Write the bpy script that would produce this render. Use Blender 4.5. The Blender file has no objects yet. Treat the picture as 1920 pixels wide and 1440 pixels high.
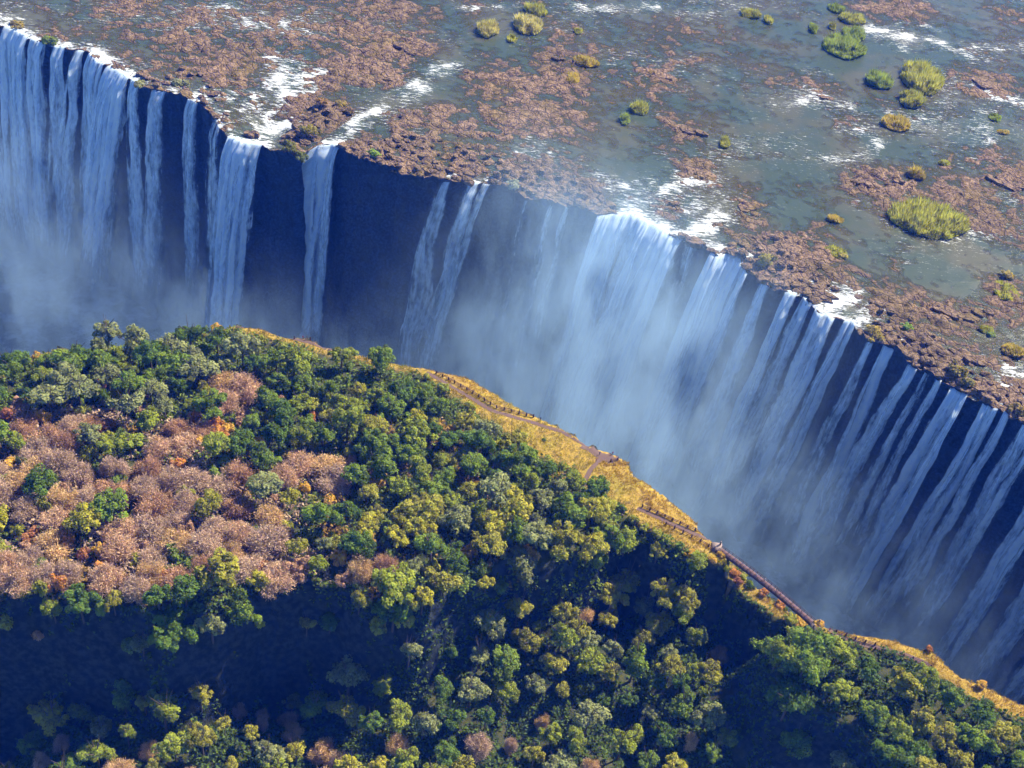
import bpy, bmesh, math, random
import numpy as np
from mathutils import Vector, Matrix

# ------------------------------------------------------------------ camera, sky, sun, exposure
scene = bpy.context.scene
PITCH, ROLL, FOCAL, CAM_Z = math.radians(42), math.radians(8.5), 2318.0, 300.0
SUN_AZ, SUN_EL = math.radians(48), math.radians(46)
SUN_STRENGTH, SKY_STRENGTH, EXPOSURE = 5.0, 0.15, 1.2

fw = np.array([0, math.cos(PITCH), -math.sin(PITCH)])
r0 = np.array([1.0, 0, 0]); u0 = np.array([0, math.sin(PITCH), math.cos(PITCH)])
rt = math.cos(ROLL) * r0 + math.sin(ROLL) * u0
up = -math.sin(ROLL) * r0 + math.cos(ROLL) * u0
CAM = np.array([0.0, 0.0, CAM_Z])
cd = bpy.data.cameras.new('camera'); cam = bpy.data.objects.new('camera', cd)
scene.collection.objects.link(cam); scene.camera = cam
cam.matrix_world = Matrix(((rt[0], up[0], -fw[0], 0), (rt[1], up[1], -fw[1], 0), (rt[2], up[2], -fw[2], CAM_Z), (0, 0, 0, 1)))
cd.sensor_width = 36; cd.lens = 36 * FOCAL / 1920; cd.clip_start = 1; cd.clip_end = 12000

world = bpy.data.worlds.new('World'); scene.world = world; world.use_nodes = True
wn = world.node_tree; bgn = wn.nodes['Background']
sky = wn.nodes.new('ShaderNodeTexSky'); sky.sky_type = 'NISHITA'; sky.sun_disc = False
sky.sun_elevation = SUN_EL; sky.sun_rotation = SUN_AZ; sky.altitude = 2000
sky.air_density = 0.5; sky.dust_density = 0.0; sky.ozone_density = 6.0
wn.links.new(sky.outputs[0], bgn.inputs[0]); bgn.inputs[1].default_value = SKY_STRENGTH

sd = bpy.data.lights.new('sun', 'SUN'); sun = bpy.data.objects.new('sun', sd); scene.collection.objects.link(sun)
sd.energy = SUN_STRENGTH; sd.angle = math.radians(0.5); sd.color = (1.0, 0.90, 0.76)
sdir = Vector((math.sin(SUN_AZ) * math.cos(SUN_EL), math.cos(SUN_AZ) * math.cos(SUN_EL), math.sin(SUN_EL)))
sun.rotation_euler = (-sdir).to_track_quat('-Z', 'Y').to_euler(); sun.location = (200, 900, 800)

vs = scene.view_settings
vs.view_transform = 'Standard'; vs.look = 'None'; vs.gamma = 1; vs.use_curve_mapping = False; vs.exposure = EXPOSURE
cy = scene.cycles
cy.use_denoising = True
cy.max_bounces = 8; cy.diffuse_bounces = 3; cy.glossy_bounces = 2; cy.transmission_bounces = 2
cy.transparent_max_bounces = 32; cy.volume_bounces = 1; cy.volume_step_rate = 5.0; cy.volume_max_steps = 128
cy.caustics_reflective = False; cy.caustics_refractive = False

# ------------------------------------------------------------------ helpers
rng = np.random.default_rng(7); random.seed(7)
C = scene.collection

def at(px, py, z=0.0):
    """a point of the photograph carried out to the level z"""
    d = fw + (px - 960) / FOCAL * rt - (py - 720) / FOCAL * up
    return CAM + d * ((z - CAM_Z) / d[2])

def proj(P):
    v = np.asarray(P, float) - CAM
    k = v @ fw
    return 960 + FOCAL * (v @ rt) / k, 720 - FOCAL * (v @ up) / k

def hash3(i, j, k, seed):
    h = (i.astype(np.int64) * 374761393 + j.astype(np.int64) * 668265263 + k.astype(np.int64) * 2147483647 + seed * 1274126177) & 0xFFFFFFFF
    h = ((h ^ (h >> 13)) * 1274126177) & 0xFFFFFFFF
    h = ((h ^ (h >> 16)) * 2246822519) & 0xFFFFFFFF
    return ((h ^ (h >> 15)) & 0xFFFFFF) / float(0xFFFFFF)

def noise(x, y, z=0.0, seed=0):
    x, y, z = np.broadcast_arrays(np.asarray(x, float), np.asarray(y, float), np.asarray(z, float))
    i, j, k = np.floor(x), np.floor(y), np.floor(z)
    a, b, c = x - i, y - j, z - k
    a, b, c = a * a * (3 - 2 * a), b * b * (3 - 2 * b), c * c * (3 - 2 * c)
    r = 0
    for di in (0, 1):
        for dj in (0, 1):
            for dk in (0, 1):
                w = (a if di else 1 - a) * (b if dj else 1 - b) * (c if dk else 1 - c)
                r = r + w * hash3(i + di, j + dj, k + dk, seed)
    return r * 2 - 1

def fbm(x, y, z=0.0, seed=0, octv=4, gain=0.5):
    r, a, f, s = 0, 1.0, 1.0, 0
    for o in range(octv):
        r = r + a * noise(x * f, y * f, np.asarray(z) * f, seed + o * 17); s += a
        a *= gain; f *= 2.03
    return r / s

def ridged(x, y, seed=0, octv=4):
    r, a, f, s = 0, 1.0, 1.0, 0
    for o in range(octv):
        r = r + a * (1 - 2 * np.abs(noise(x * f, y * f, 0, seed + o * 13))); s += a
        a *= 0.55; f *= 2.1
    return r / s

def sstep(x):
    x = np.clip(x, 0, 1); return x * x * (3 - 2 * x)

def new_mesh(name, V, F, attrs=None, smooth=False):
    V = np.asarray(V, np.float32); F = np.asarray(F, np.int32)
    me = bpy.data.meshes.new(name); n, k = F.shape
    me.vertices.add(len(V)); me.vertices.foreach_set('co', V.ravel())
    me.loops.add(n * k); me.loops.foreach_set('vertex_index', F.ravel())
    me.polygons.add(n); me.polygons.foreach_set('loop_start', np.arange(0, n * k, k, dtype=np.int32))
    me.polygons.foreach_set('loop_total', np.full(n, k, np.int32))
    if smooth: me.polygons.foreach_set('use_smooth', np.ones(n, bool))
    for an, (dom, av) in (attrs or {}).items():
        av = np.asarray(av, np.float32)
        if av.ndim == 2:
            at_ = me.attributes.new(an, 'FLOAT_VECTOR', dom); at_.data.foreach_set('vector', av.ravel())
        else:
            at_ = me.attributes.new(an, 'FLOAT', dom); at_.data.foreach_set('value', av)
    me.update(calc_edges=True); me.validate()
    return me

def grid_faces(nr, nc):
    a = np.arange(nr * nc).reshape(nr, nc)
    return np.stack([a[:-1, :-1], a[:-1, 1:], a[1:, 1:], a[1:, :-1]], -1).reshape(-1, 4)

def obj(name, me, mat=None, parent=None, loc=None):
    o = bpy.data.objects.new(name, me); C.objects.link(o)
    if mat is not None and me is not None and len(me.materials) == 0: me.materials.append(mat)
    if parent is not None: o.parent = parent
    if loc is not None: o.location = loc
    return o

def tag(o, label=None, cat=None, group=None, kind=None):
    for k, v in (('label', label), ('category', cat), ('group', group), ('kind', kind)):
        if v: o[k] = v
    return o

def empty(name, loc=(0, 0, 0), rz=0.0, sc=None):
    o = bpy.data.objects.new(name, None); C.objects.link(o); o.location = loc; o.rotation_euler = (0, 0, rz)
    if sc is not None: o.scale = sc
    o.empty_display_size = 0.2
    return o

def dist_poly(P, poly, closed=True):
    """distance of the points P (n,2) to a polyline, and whether they lie inside it"""
    P = np.asarray(P, float); poly = np.asarray(poly, float)
    d = np.full(len(P), 1e9); ins = np.zeros(len(P), bool)
    m = len(poly)
    for i in range(m if closed else m - 1):
        a, b = poly[i], poly[(i + 1) % m]; ab = b - a
        t = np.clip(((P - a) @ ab) / max(ab @ ab, 1e-9), 0, 1)
        q = P - a - t[:, None] * ab
        d = np.minimum(d, np.hypot(q[:, 0], q[:, 1]))
        if closed:
            c = (a[1] > P[:, 1]) != (b[1] > P[:, 1])
            xx = a[0] + (P[:, 1] - a[1]) * (b[0] - a[0]) / (b[1] - a[1] if abs(b[1] - a[1]) > 1e-12 else 1e-12)
            ins ^= c & (P[:, 0] < xx)
    return d, ins

def idw(P, Q, vals, power=3.0, soft=6.0):
    P = np.asarray(P, float); out = np.zeros((len(P), np.asarray(vals).shape[1]))
    for s in range(0, len(P), 40000):
        p = P[s:s + 40000]
        d2 = ((p[:, None, :] - Q[None]) ** 2).sum(-1) + soft * soft
        w = d2 ** (-power / 2)
        out[s:s + 40000] = (w @ vals) / w.sum(1)[:, None]
    return out

class NT:
    """short hand for building node materials"""
    def __init__(self, name):
        self.m = bpy.data.materials.new(name); self.m.use_nodes = True
        self.t = self.m.node_tree; self.t.nodes.clear()
        self.out = self.t.nodes.new('ShaderNodeOutputMaterial')
    def n(self, typ, **kw):
        nd = self.t.nodes.new(typ)
        for k, v in kw.items():
            if k.startswith('i_'):
                nd.inputs[k[2:].replace('__', ' ')].default_value = v
            else: setattr(nd, k, v)
        return nd
    def put(self, a, b):
        if hasattr(a, 'is_output'): self.t.links.new(a, b)
        else: b.default_value = a
    def math(self, op, a, b=0.0, c=None, clamp=False):
        nd = self.t.nodes.new('ShaderNodeMath'); nd.operation = op; nd.use_clamp = clamp
        self.put(a, nd.inputs[0]); self.put(b, nd.inputs[1])
        if c is not None: self.put(c, nd.inputs[2])
        return nd.outputs[0]
    def vmath(self, op, a, b=None):
        nd = self.t.nodes.new('ShaderNodeVectorMath'); nd.operation = op
        self.put(a, nd.inputs[0])
        if b is not None: self.put(b, nd.inputs[1])
        return nd.outputs['Value'] if op in ('LENGTH', 'DOT_PRODUCT', 'DISTANCE') else nd.outputs['Vector']
    def mix(self, f, a, b, blend='MIX'):
        nd = self.t.nodes.new('ShaderNodeMix'); nd.data_type = 'RGBA'; nd.blend_type = blend
        self.put(f, nd.inputs[0]); self.put(a, nd.inputs[6]); self.put(b, nd.inputs[7])
        return nd.outputs[2]
    def ramp(self, f, lo, hi, a=0.0, b=1.0):
        nd = self.t.nodes.new('ShaderNodeMapRange'); nd.interpolation_type = 'SMOOTHSTEP'
        self.put(f, nd.inputs[0]); nd.inputs[1].default_value = lo; nd.inputs[2].default_value = hi
        nd.inputs[3].default_value = a; nd.inputs[4].default_value = b
        return nd.outputs[0]
    def noise(self, vec, scale, detail=4.0, rough=0.55):
        nd = self.t.nodes.new('ShaderNodeTexNoise'); nd.inputs['Scale'].default_value = scale
        nd.inputs['Detail'].default_value = detail; nd.inputs['Roughness'].default_value = rough
        if vec is not None: self.t.links.new(vec, nd.inputs['Vector'])
        return nd.outputs[0]
    def attr(self, name, out='Fac'):
        nd = self.t.nodes.new('ShaderNodeAttribute'); nd.attribute_name = name; return nd.outputs[out]
    def pos(self):
        return self.t.nodes.new('ShaderNodeNewGeometry').outputs['Position']
    def link(self, a, b): self.t.links.new(a, b)

def principled(nt, color, rough=0.9, spec=0.2, bump=None, bump_strength=0.5, bump_dist=0.3):
    b = nt.n('ShaderNodeBsdfPrincipled')
    nt.put(color, b.inputs['Base Color']); nt.put(rough, b.inputs['Roughness'])
    b.inputs['Specular IOR Level'].default_value = spec
    if bump is not None:
        bp = nt.n('ShaderNodeBump'); bp.inputs['Strength'].default_value = bump_strength; bp.inputs['Distance'].default_value = bump_dist
        nt.link(bump, bp.inputs['Height']); nt.link(bp.outputs[0], b.inputs['Normal'])
    nt.link(b.outputs[0], nt.out.inputs['Surface'])
    return b

def c4(r, g, b): return (r, g, b, 1.0)

def plain(name, col, rough=0.8, var=0.25, scale=3.0):
    nt = NT(name); n1 = nt.noise(nt.pos(), scale, 3)
    principled(nt, nt.mix(n1, c4(*[c * (1 - var) for c in col]), c4(*[min(1, c * (1 + var)) for c in col])), rough)
    return nt.m

# ------------------------------------------------------------------ the lip of the falls: axes u (along), v (upstream)
LIP_PX = [(-420, -30), (-120, 22), (0, 48), (30, 57), (60, 75), (85, 85), (130, 92), (165, 96), (182, 112), (200, 122), (240, 146), (262, 160), (300, 170),
          (350, 182), (375, 196), (405, 225), (425, 254), (445, 262), (492, 268), (510, 278), (545, 294), (566, 292), (590, 272), (625, 268), (645, 287), (680, 300),
          (720, 318), (760, 330), (830, 342), (870, 344), (925, 346), (960, 352), (985, 376), (1040, 385), (1075, 390), (1122, 405), (1150, 400),
          (1195, 408), (1240, 430), (1278, 450), (1322, 461), (1338, 478), (1385, 481), (1400, 512), (1440, 538), (1470, 546), (1502, 552),
          (1540, 588), (1600, 602), (1622, 640), (1670, 654), (1712, 690), (1742, 702), (1775, 722), (1812, 742), (1850, 757), (1882, 772), (1920, 800),
          (2010, 850), (2120, 905), (2400, 1020)]
LW = np.array([at(x, y)[:2] for x, y in LIP_PX])
E1 = LW[-6] - LW[2]; E1 /= np.hypot(*E1); E2 = np.array([-E1[1], E1[0]])
ORG = at(960, 352)[:2]
def to_uv(P):
    P = np.asarray(P, float)[..., :2] - ORG
    return P @ E1, P @ E2
def from_uv(u, v):
    u = np.asarray(u, float); v = np.asarray(v, float)
    return ORG[0] + u * E1[0] + v * E2[0], ORG[1] + u * E1[1] + v * E2[1]
lu, lv = to_uv(LW)
for i in range(1, len(lu)):
    if lu[i] < lu[i - 1] + 0.4: lu[i] = lu[i - 1] + 0.4
def lip_v(u):
    u = np.asarray(u, float)
    base = np.interp(u, lu, lv)
    return base + 2.0 * fbm(u * 0.12, 3.3, 0, 5, 3) + 0.8 * ridged(u * .35, u * 0 + 2.2, 7, 2) + 0.4 * noise(u * 0.9, 8.1, 0, 6)

# rock (0 deep water ... 1 dry rock) at points of the river above the falls
ROCK = [(0, 20, .45), (100, 15, .5), (250, 20, .55), (400, 25, .56), (550, 20, .52), (700, 25, .62), (850, 15, .45), (950, 40, .2), (1050, 30, .45), (1200, 20, .35),
        (1320, 40, .45), (1450, 30, .25), (1550, 20, .2), (1620, 10, .55), (1700, 12, .6), (1800, 20, .12), (1890, 35, .5), (120, 75, .52), (250, 80, .6), (400, 100, .64),
        (500, 115, .5), (640, 100, .55), (760, 90, .85), (720, 150, .9), (850, 95, .25), (950, 90, .2), (1040, 110, .65), (1080, 120, .7), (1180, 90, .3), (1330, 70, .5),
        (1450, 130, .45), (1480, 170, .46), (1300, 150, .35), (1580, 120, .1), (1540, 60, .12), (1640, 100, .12), (1700, 100, .2), (1800, 110, .3), (1850, 150, .62), (1900, 100, .3),
        (230, 120, .5), (300, 140, .55), (350, 150, .6), (430, 165, .7), (600, 150, .8), (660, 130, .85), (820, 135, .2), (780, 170, .05), (720, 195, .12), (680, 225, .1),
        (900, 150, .75), (1000, 150, .7), (1060, 140, .75), (980, 190, .65), (1130, 150, .35), (1240, 145, .72), (1200, 205, .3), (1400, 180, .3), (1380, 140, .35),
        (1560, 185, .5), (1640, 200, .4), (1600, 230, .42), (1700, 240, .45), (1830, 165, .62), (1880, 200, .3), (780, 230, .75), (760, 270, .9), (850, 240, .75),
        (920, 220, .65), (1000, 250, .6), (1080, 220, .65), (1130, 220, .3), (1170, 270, .15), (1290, 245, .76), (1340, 250, .45), (1420, 240, .05), (1520, 270, .05),
        (1650, 275, .1), (1800, 250, .15), (1900, 250, .15), (1500, 220, .1), (740, 310, .95), (860, 310, .8), (820, 320, .9), (930, 300, .65), (1010, 320, .68), (1050, 290, .64),
        (1090, 350, .72), (1100, 385, .92), (1000, 365, .85), (1060, 380, .85), (1170, 320, .12), (1300, 318, .75), (1250, 335, .3), (1400, 330, .05), (1520, 320, .05),
        (1625, 345, .9), (1680, 345, .88), (1760, 310, .45), (1850, 300, .6), (1880, 340, .7), (1800, 370, .62), (1740, 372, .75), (1200, 360, .15), (1265, 385, .7),
        (1310, 385, .15), (1350, 400, .1), (1400, 395, .85), (1470, 400, .02), (1560, 412, .45), (1620, 430, .2), (1880, 400, .66), (1850, 380, .6), (1480, 452, .88),
        (1440, 470, .92), (1330, 440, .15), (1240, 420, .2), (1180, 396, .2), (1300, 456, .72), (1500, 480, .86), (1540, 472, .75), (1480, 520, .92), (1420, 500, .92),
        (1560, 505, .55), (1680, 540, .42), (1620, 480, .05), (1750, 500, 0), (1850, 480, .05), (1540, 552, .88), (1590, 562, .35), (1560, 575, .25), (1650, 570, .9),
        (1720, 580, .85), (1780, 590, .92), (1850, 588, .9), (1880, 545, .7), (1800, 545, .02), (1612, 596, .35), (1660, 602, .6), (1650, 632, .88), (1700, 620, .75),
        (1780, 630, .35), (1750, 645, .85), (1850, 630, .28), (1900, 610, .6), (1700, 657, .92), (1740, 682, .92), (1820, 670, .9), (1780, 700, .95), (1850, 690, .6),
        (1890, 700, .3), (1840, 738, .92), (1868, 735, .4), (1912, 730, .85), (1912, 770, .92), (1882, 770, .2), (1850, 655, .25), (30, 40, .35), (90, 62, .5),
        (150, 82, .45), (195, 110, .4), (240, 135, .42), (280, 150, .6), (330, 165, .72), (390, 190, .62), (420, 220, .66), (480, 190, .55), (540, 150, .22), (512, 180, .25),
        (505, 228, .02), (450, 232, .4), (465, 255, .25), (492, 260, .3), (560, 200, .85), (600, 220, .92), (560, 255, .97), (640, 230, .6), (620, 266, .3), (600, 266, .4),
        (652, 250, .25), (640, 284, .9), (700, 300, .92), (845, 325, .35), (905, 338, .5), (960, 335, .7), (400, -80, .5), (1000, -80, .45), (1500, -80, .25), (1900, -60, .3),
        (2050, 200, .3), (2050, 500, .4), (2050, 780, .7), (-100, 0, .5), (-200, -60, .5)]
RQ = np.array([at(x, y)[:2] for x, y, _ in ROCK]); RV = np.array([[v] for *_, v in ROCK])
# white water: strokes (x0, y0, x1, y1, half width in m, strength)
FOAM = [(0, 30, 60, 60, 7, .75), (0, 10, 120, 20, 6, .5), (60, 70, 180, 95, 4, .8), (160, 95, 245, 140, 7, 1.0), (240, 128, 300, 120, 5, .7), (245, 140, 340, 170, 5, .6),
        (360, 180, 425, 245, 7, .75), (430, 160, 470, 215, 5, .8), (545, 120, 520, 180, 7, 1.1), (560, 145, 530, 200, 6, 1.0), (600, 135, 540, 170, 5, .8), (515, 185, 505, 225, 7, 1.2),
        (480, 232, 540, 225, 6, 1.3), (505, 232, 455, 263, 6, 1.3), (495, 238, 482, 268, 5, 1.3), (470, 175, 500, 215, 4, 1.0), (590, 160, 540, 200, 4, .9), (520, 110, 545, 140, 5, .9), (400, 170, 440, 200, 4, .8), (385, 200, 430, 250, 4, .9), (420, 258, 470, 262, 4, .8), (600, 268, 625, 262, 5, 1.2), (635, 262, 668, 232, 5, 1.1), (668, 232, 715, 200, 4, 1.0), (780, 165, 850, 125, 6, .9),
        (715, 195, 780, 170, 5, .4), (835, 335, 850, 318, 3, 1.0), (880, 345, 925, 335, 3, .9), (1130, 345, 1215, 345, 6, .75), (1140, 395, 1200, 380, 7, .7), (1195, 405, 1280, 450, 6, 1.2),
        (1230, 400, 1260, 350, 6, .6), (1285, 340, 1345, 335, 5, .9), (1280, 440, 1350, 405, 6, 1.1), (1290, 385, 1365, 385, 9, .7), (1330, 450, 1395, 480, 5, 1.1), (1250, 355, 1290, 335, 5, .8),
        (1480, 545, 1530, 530, 4, 1.0), (1535, 585, 1600, 545, 5, 1.3), (1590, 605, 1665, 578, 4, 1.2), (1545, 590, 1610, 603, 4, .9), (1880, 770, 1895, 690, 6, 1.1), (1895, 700, 1925, 685, 5, .9),
        (1640, 55, 1740, 75, 6, 1.0), (1700, 40, 1760, 55, 4, .8), (1740, 75, 1830, 105, 8, .9), (1800, 90, 1920, 90, 6, .75), (1690, 45, 1700, 95, 4, .5), (1830, 165, 1920, 195, 5, .9),
        (1620, 245, 1645, 275, 4, .9), (1540, 300, 1640, 285, 5, .6), (1700, 230, 1840, 230, 9, .38), (1840, 215, 1850, 265, 5, .55), (1460, 205, 1530, 180, 5, .55), (1530, 175, 1590, 200, 5, .5),
        (1120, 100, 1240, 120, 9, .4), (1100, 15, 1230, 15, 6, .8), (400, 35, 600, 60, 8, .5), (330, 20, 420, 15, 5, .6), (150, 30, 330, 45, 9, .4), (860, 10, 960, 15, 4, .8),
        (1780, 440, 1920, 430, 8, .35), (1500, 130, 1550, 140, 4, .5), (1360, 430, 1480, 390, 5, .3), (1280, 30, 1420, 12, 8, .4), (1670, 640, 1760, 632, 2, .8), (640, 150, 700, 110, 5, .3),
        (1860, 360, 1905, 370, 4, .5), (930, 320, 1010, 280, 8, .4), (1560, 250, 1630, 240, 6, .35), (1760, 150, 1790, 230, 7, .35), (1380, 225, 1480, 200, 6, .35), (1350, 290, 1500, 250, 7, .25)]

def bed_height(X, Y):
    """height of the river bed over the water level, and how rocky it is"""
    sh = np.shape(X); P = np.stack([np.ravel(X), np.ravel(Y)], 1)
    r = idw(P, RQ, RV)[:, 0]
    u, v = to_uv(P)
    lv_ = lip_v(u); t = v - lv_
    # slabs and joints run with the flow
    a = fbm(u * 0.045, v * 0.06, 0, 21, 3) * 1.3 + (ridged(u * 0.09 + 0.04 * v, v * 0.13, 33, 4) - .15) * 1.0 + fbm(u * 0.26, v * 0.36, 0, 41, 3) * 2.0
    h = (r - 0.62) * 3.2 + a * (0.6 + 0.6 * sstep((r - 0.4) / 0.4))
    st = 0.55; q = h / st; h = np.where(h > 0, st * (np.floor(q) + sstep((q - np.floor(q)) * 1.7 - 0.35)) * 0.7 + 0.3 * h, h)
    h = h + .45 * ridged(u * .42, v * .55, 53, 2) * sstep((r - .35) / .3) + 0.22 * fbm(u * 1.3, v * 1.3, 0, 51, 2)
    return np.clip(h, -2.2, 3.6).reshape(sh), r.reshape(sh)

def span(lo, hi, step, far_lo, far_hi, grow=1.35):
    mid = list(np.arange(lo, hi + step, step)); s = step; x = mid[0]; a = []
    while x > far_lo: s *= grow; x -= s; a.append(x)
    s = step; x = mid[-1]; b = []
    while x < far_hi: s *= grow; x += s; b.append(x)
    return np.array(a[::-1] + mid + b)

GU = span(-330, 420, 0.95, -2600, 2800)
gt, s_ = [0.0], 0.7
while gt[-1] < 460: gt.append(gt[-1] + s_); s_ = min(s_ * 1.006, 2.2)
while gt[-1] < 4200: gt.append(gt[-1] + s_); s_ *= 1.3
GT = np.array(gt)
UU, TT = np.meshgrid(GU, GT)
LVu = lip_v(GU)
VV = TT + LVu[None, :]
BX, BY = from_uv(UU, VV)
BH, BR = bed_height(BX, BY)
BASIN = to_uv(at(505, 232)[:2]); bas = np.exp(-(((UU - BASIN[0]) / 13) ** 2 + ((VV - BASIN[1]) / 12) ** 2))
WATER = -4.5 * bas                                   # level of the water: a basin sunk behind the lip
BH = BH + WATER
# the water slides down a little towards the lip
WATER = WATER - 0.5 * sstep((4 - TT) / 4)

# rock material
def rock_material(name, wet=False):
    nt = NT(name); p = nt.pos()
    n1 = nt.noise(p, 0.05, 4); n2 = nt.noise(p, 0.35, 5, 0.6); n3 = nt.noise(p, 1.6, 4, 0.65)
    n4 = nt.noise(p, .9, 6, .7)
    col = nt.mix(nt.ramp(n2, .35, .65), c4(.13, .083, .046), c4(.32, .21, .125))
    col = nt.mix(nt.ramp(n4, .48, .70, 0, .85), col, c4(.47, .345, .22))
    col = nt.mix(nt.ramp(n1, .50, .64, 0, .6), col, c4(.19, .14, .035))
    n0 = nt.noise(p, .016, 3)
    col = nt.mix(nt.ramp(n0, .42, .60, 0, .65), col, nt.mix(nt.ramp(n2, .35, .65), c4(.105, .074, .042), c4(.26, .185, .10)))
    col = nt.mix(nt.ramp(n4, .36, .47, .85, 0), col, c4(.030, .022, .022))
    wp = nt.vmath('ADD', p, nt.vmath('MULTIPLY', nt.n('ShaderNodeTexNoise', i_Scale=.25, i_Detail=2.0).outputs['Color'], (5, 5, 0)))
    vo = nt.n('ShaderNodeTexVoronoi', feature='DISTANCE_TO_EDGE', i_Scale=.21); nt.link(wp, vo.inputs['Vector'])
    crack = nt.ramp(vo.outputs['Distance'], .0, .08, 1, 0)
    col = nt.mix(nt.math('MULTIPLY', crack, .5), col, c4(.035, .026, .022))
    n2 = nt.math('SUBTRACT', n2, nt.math('MULTIPLY', crack, .4))
    if wet:
        d = nt.attr('above'); w = nt.ramp(d, -.6, .25, 1, 0)
        col = nt.mix(nt.math('MULTIPLY', nt.ramp(d, .05, .6, .8, 0), nt.ramp(n2, .38, .58)), col, c4(.065, .045, .030))
        col = nt.mix(nt.math('MULTIPLY', w, .65), col, c4(.30, .165, .035))
    principled(nt, col, 0.85, 0.25, nt.math('ADD', nt.math('ADD', n2, n4), nt.math('MULTIPLY', n3, .4)), 1.0, 1.6)
    return nt.m
M_ROCK = rock_material('river_rock', True)
M_BOULDER = rock_material('outcrop_rock')

V = np.stack([BX, BY, BH], -1).reshape(-1, 3)
tag(obj('riverbed', new_mesh('riverbed', V, grid_faces(len(GT), len(GU))[:, ::1], {'above': ('POINT', (BH - WATER).ravel())}), M_ROCK), kind='structure')

# water: foam strokes
def foam_at(X, Y):
    P = np.stack([np.ravel(X), np.ravel(Y)], 1); f = np.zeros(len(P)); Q = P
    P = P + np.stack([6 * fbm(Q[:, 0] * .07, Q[:, 1] * .07, 0, 141, 4, .6), 6 * fbm(Q[:, 0] * .07, Q[:, 1] * .07, 4.4, 143, 4, .6)], 1)
    for x0, y0, x1, y1, w, s in FOAM:
        a, b = at(x0, y0)[:2], at(x1, y1)[:2]
        near = (np.abs(P[:, 0] - (a[0] + b[0]) / 2) < abs(a[0] - b[0]) / 2 + 4 * w) & (np.abs(P[:, 1] - (a[1] + b[1]) / 2) < abs(a[1] - b[1]) / 2 + 4 * w)
        if not near.any(): continue
        d, _ = dist_poly(P[near], [a, b], False)
        f[near] = np.maximum(f[near], s * np.exp(-(d / (w * 1.25)) ** 2))
    f = f * np.clip(.8 + .75 * fbm(Q[:, 0] * .16, Q[:, 1] * .16, 0, 145, 3), .15, 1.3)
    return f.reshape(np.shape(X))
FO = foam_at(BX, BY)
FO = FO * 1.15 + .34 * sstep(fbm(UU * .018, VV * .03, 0, 147, 3) * 1.4 + .35) 
brink = np.exp(-(TT / 3.5) ** 2)
depth = WATER - BH
foam = FO + 0.35 * brink * (depth > -0.3) + 0.32 * np.exp(-((depth - 0.12) / 0.22) ** 2) * (0.5 + noise(UU * .12, VV * .12, 0, 77))
wz = WATER + 0.10 * fbm(UU * 0.25 + 0.1 * VV, VV * 0.12, 0, 91, 3) + np.clip(FO, 0, 1.2) * (0.35 * fbm(UU * .5, VV * .35, 0, 95, 3) + 0.12)
wz = wz - 0.4 * sstep((1.2 - TT) / 1.2)

def water_material():
    nt = NT('river_water'); p = nt.pos()
    vm = nt.n('ShaderNodeMapping'); nt.link(p, vm.inputs[0])
    vm.inputs['Rotation'].default_value = (0, 0, math.radians(-38)); vm.inputs['Scale'].default_value = (.40, 1.6, 1)
    f1 = nt.noise(vm.outputs[0], .5, 6, .72); f2 = nt.noise(vm.outputs[0], 1.9, 4, .75); f3 = nt.noise(p, .03, 3)
    fo = nt.attr('foam'); dp = nt.attr('depth')
    wav = nt.math('ADD', nt.math('MULTIPLY', f1, .7), nt.math('MULTIPLY', f2, .5))
    white = nt.ramp(nt.math('ADD', nt.math('MULTIPLY', fo, .62), nt.math('MULTIPLY', nt.math('SUBTRACT', wav, .6), 3.8)), .44, 1.0)
    deep = nt.mix(nt.ramp(f3, .4, .62), c4(.046, .066, .042), c4(.076, .078, .042))
    body = nt.n('ShaderNodeBsdfPrincipled'); nt.link(deep, body.inputs['Base Color'])
    body.inputs['Roughness'].default_value = .2; body.inputs['Specular IOR Level'].default_value = .15
    bp = nt.n('ShaderNodeBump'); bp.inputs['Strength'].default_value = .5; bp.inputs['Distance'].default_value = .4
    nt.link(wav, bp.inputs['Height']); nt.link(bp.outputs[0], body.inputs['Normal'])
    clear = nt.n('ShaderNodeBsdfTransparent'); clear.inputs[0].default_value = c4(.66, .70, .48)
    m1 = nt.n('ShaderNodeMixShader'); nt.link(nt.ramp(dp, 0, 1.3, .38, .98), m1.inputs[0])
    nt.link(clear.outputs[0], m1.inputs[1]); nt.link(body.outputs[0], m1.inputs[2])
    fm = nt.n('ShaderNodeBsdfPrincipled'); fm.inputs['Base Color'].default_value = c4(.62, .67, .72); fm.inputs['Roughness'].default_value = .8
    nt.link(bp.outputs[0], fm.inputs['Normal'])
    m2 = nt.n('ShaderNodeMixShader'); nt.link(white, m2.inputs[0]); nt.link(m1.outputs[0], m2.inputs[1]); nt.link(fm.outputs[0], m2.inputs[2])
    nt.link(m2.outputs[0], nt.out.inputs['Surface'])
    return nt.m
M_WATER = water_material()
V = np.stack([BX, BY, wz], -1).reshape(-1, 3)
F = grid_faces(len(GT), len(GU))
keep = (depth.ravel()[F] > -0.5).any(1)
tag(obj('river', new_mesh('river', V, F[keep], {'foam': ('POINT', foam.ravel()), 'depth': ('POINT', depth.ravel())}, True), M_WATER), kind='structure')

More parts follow.
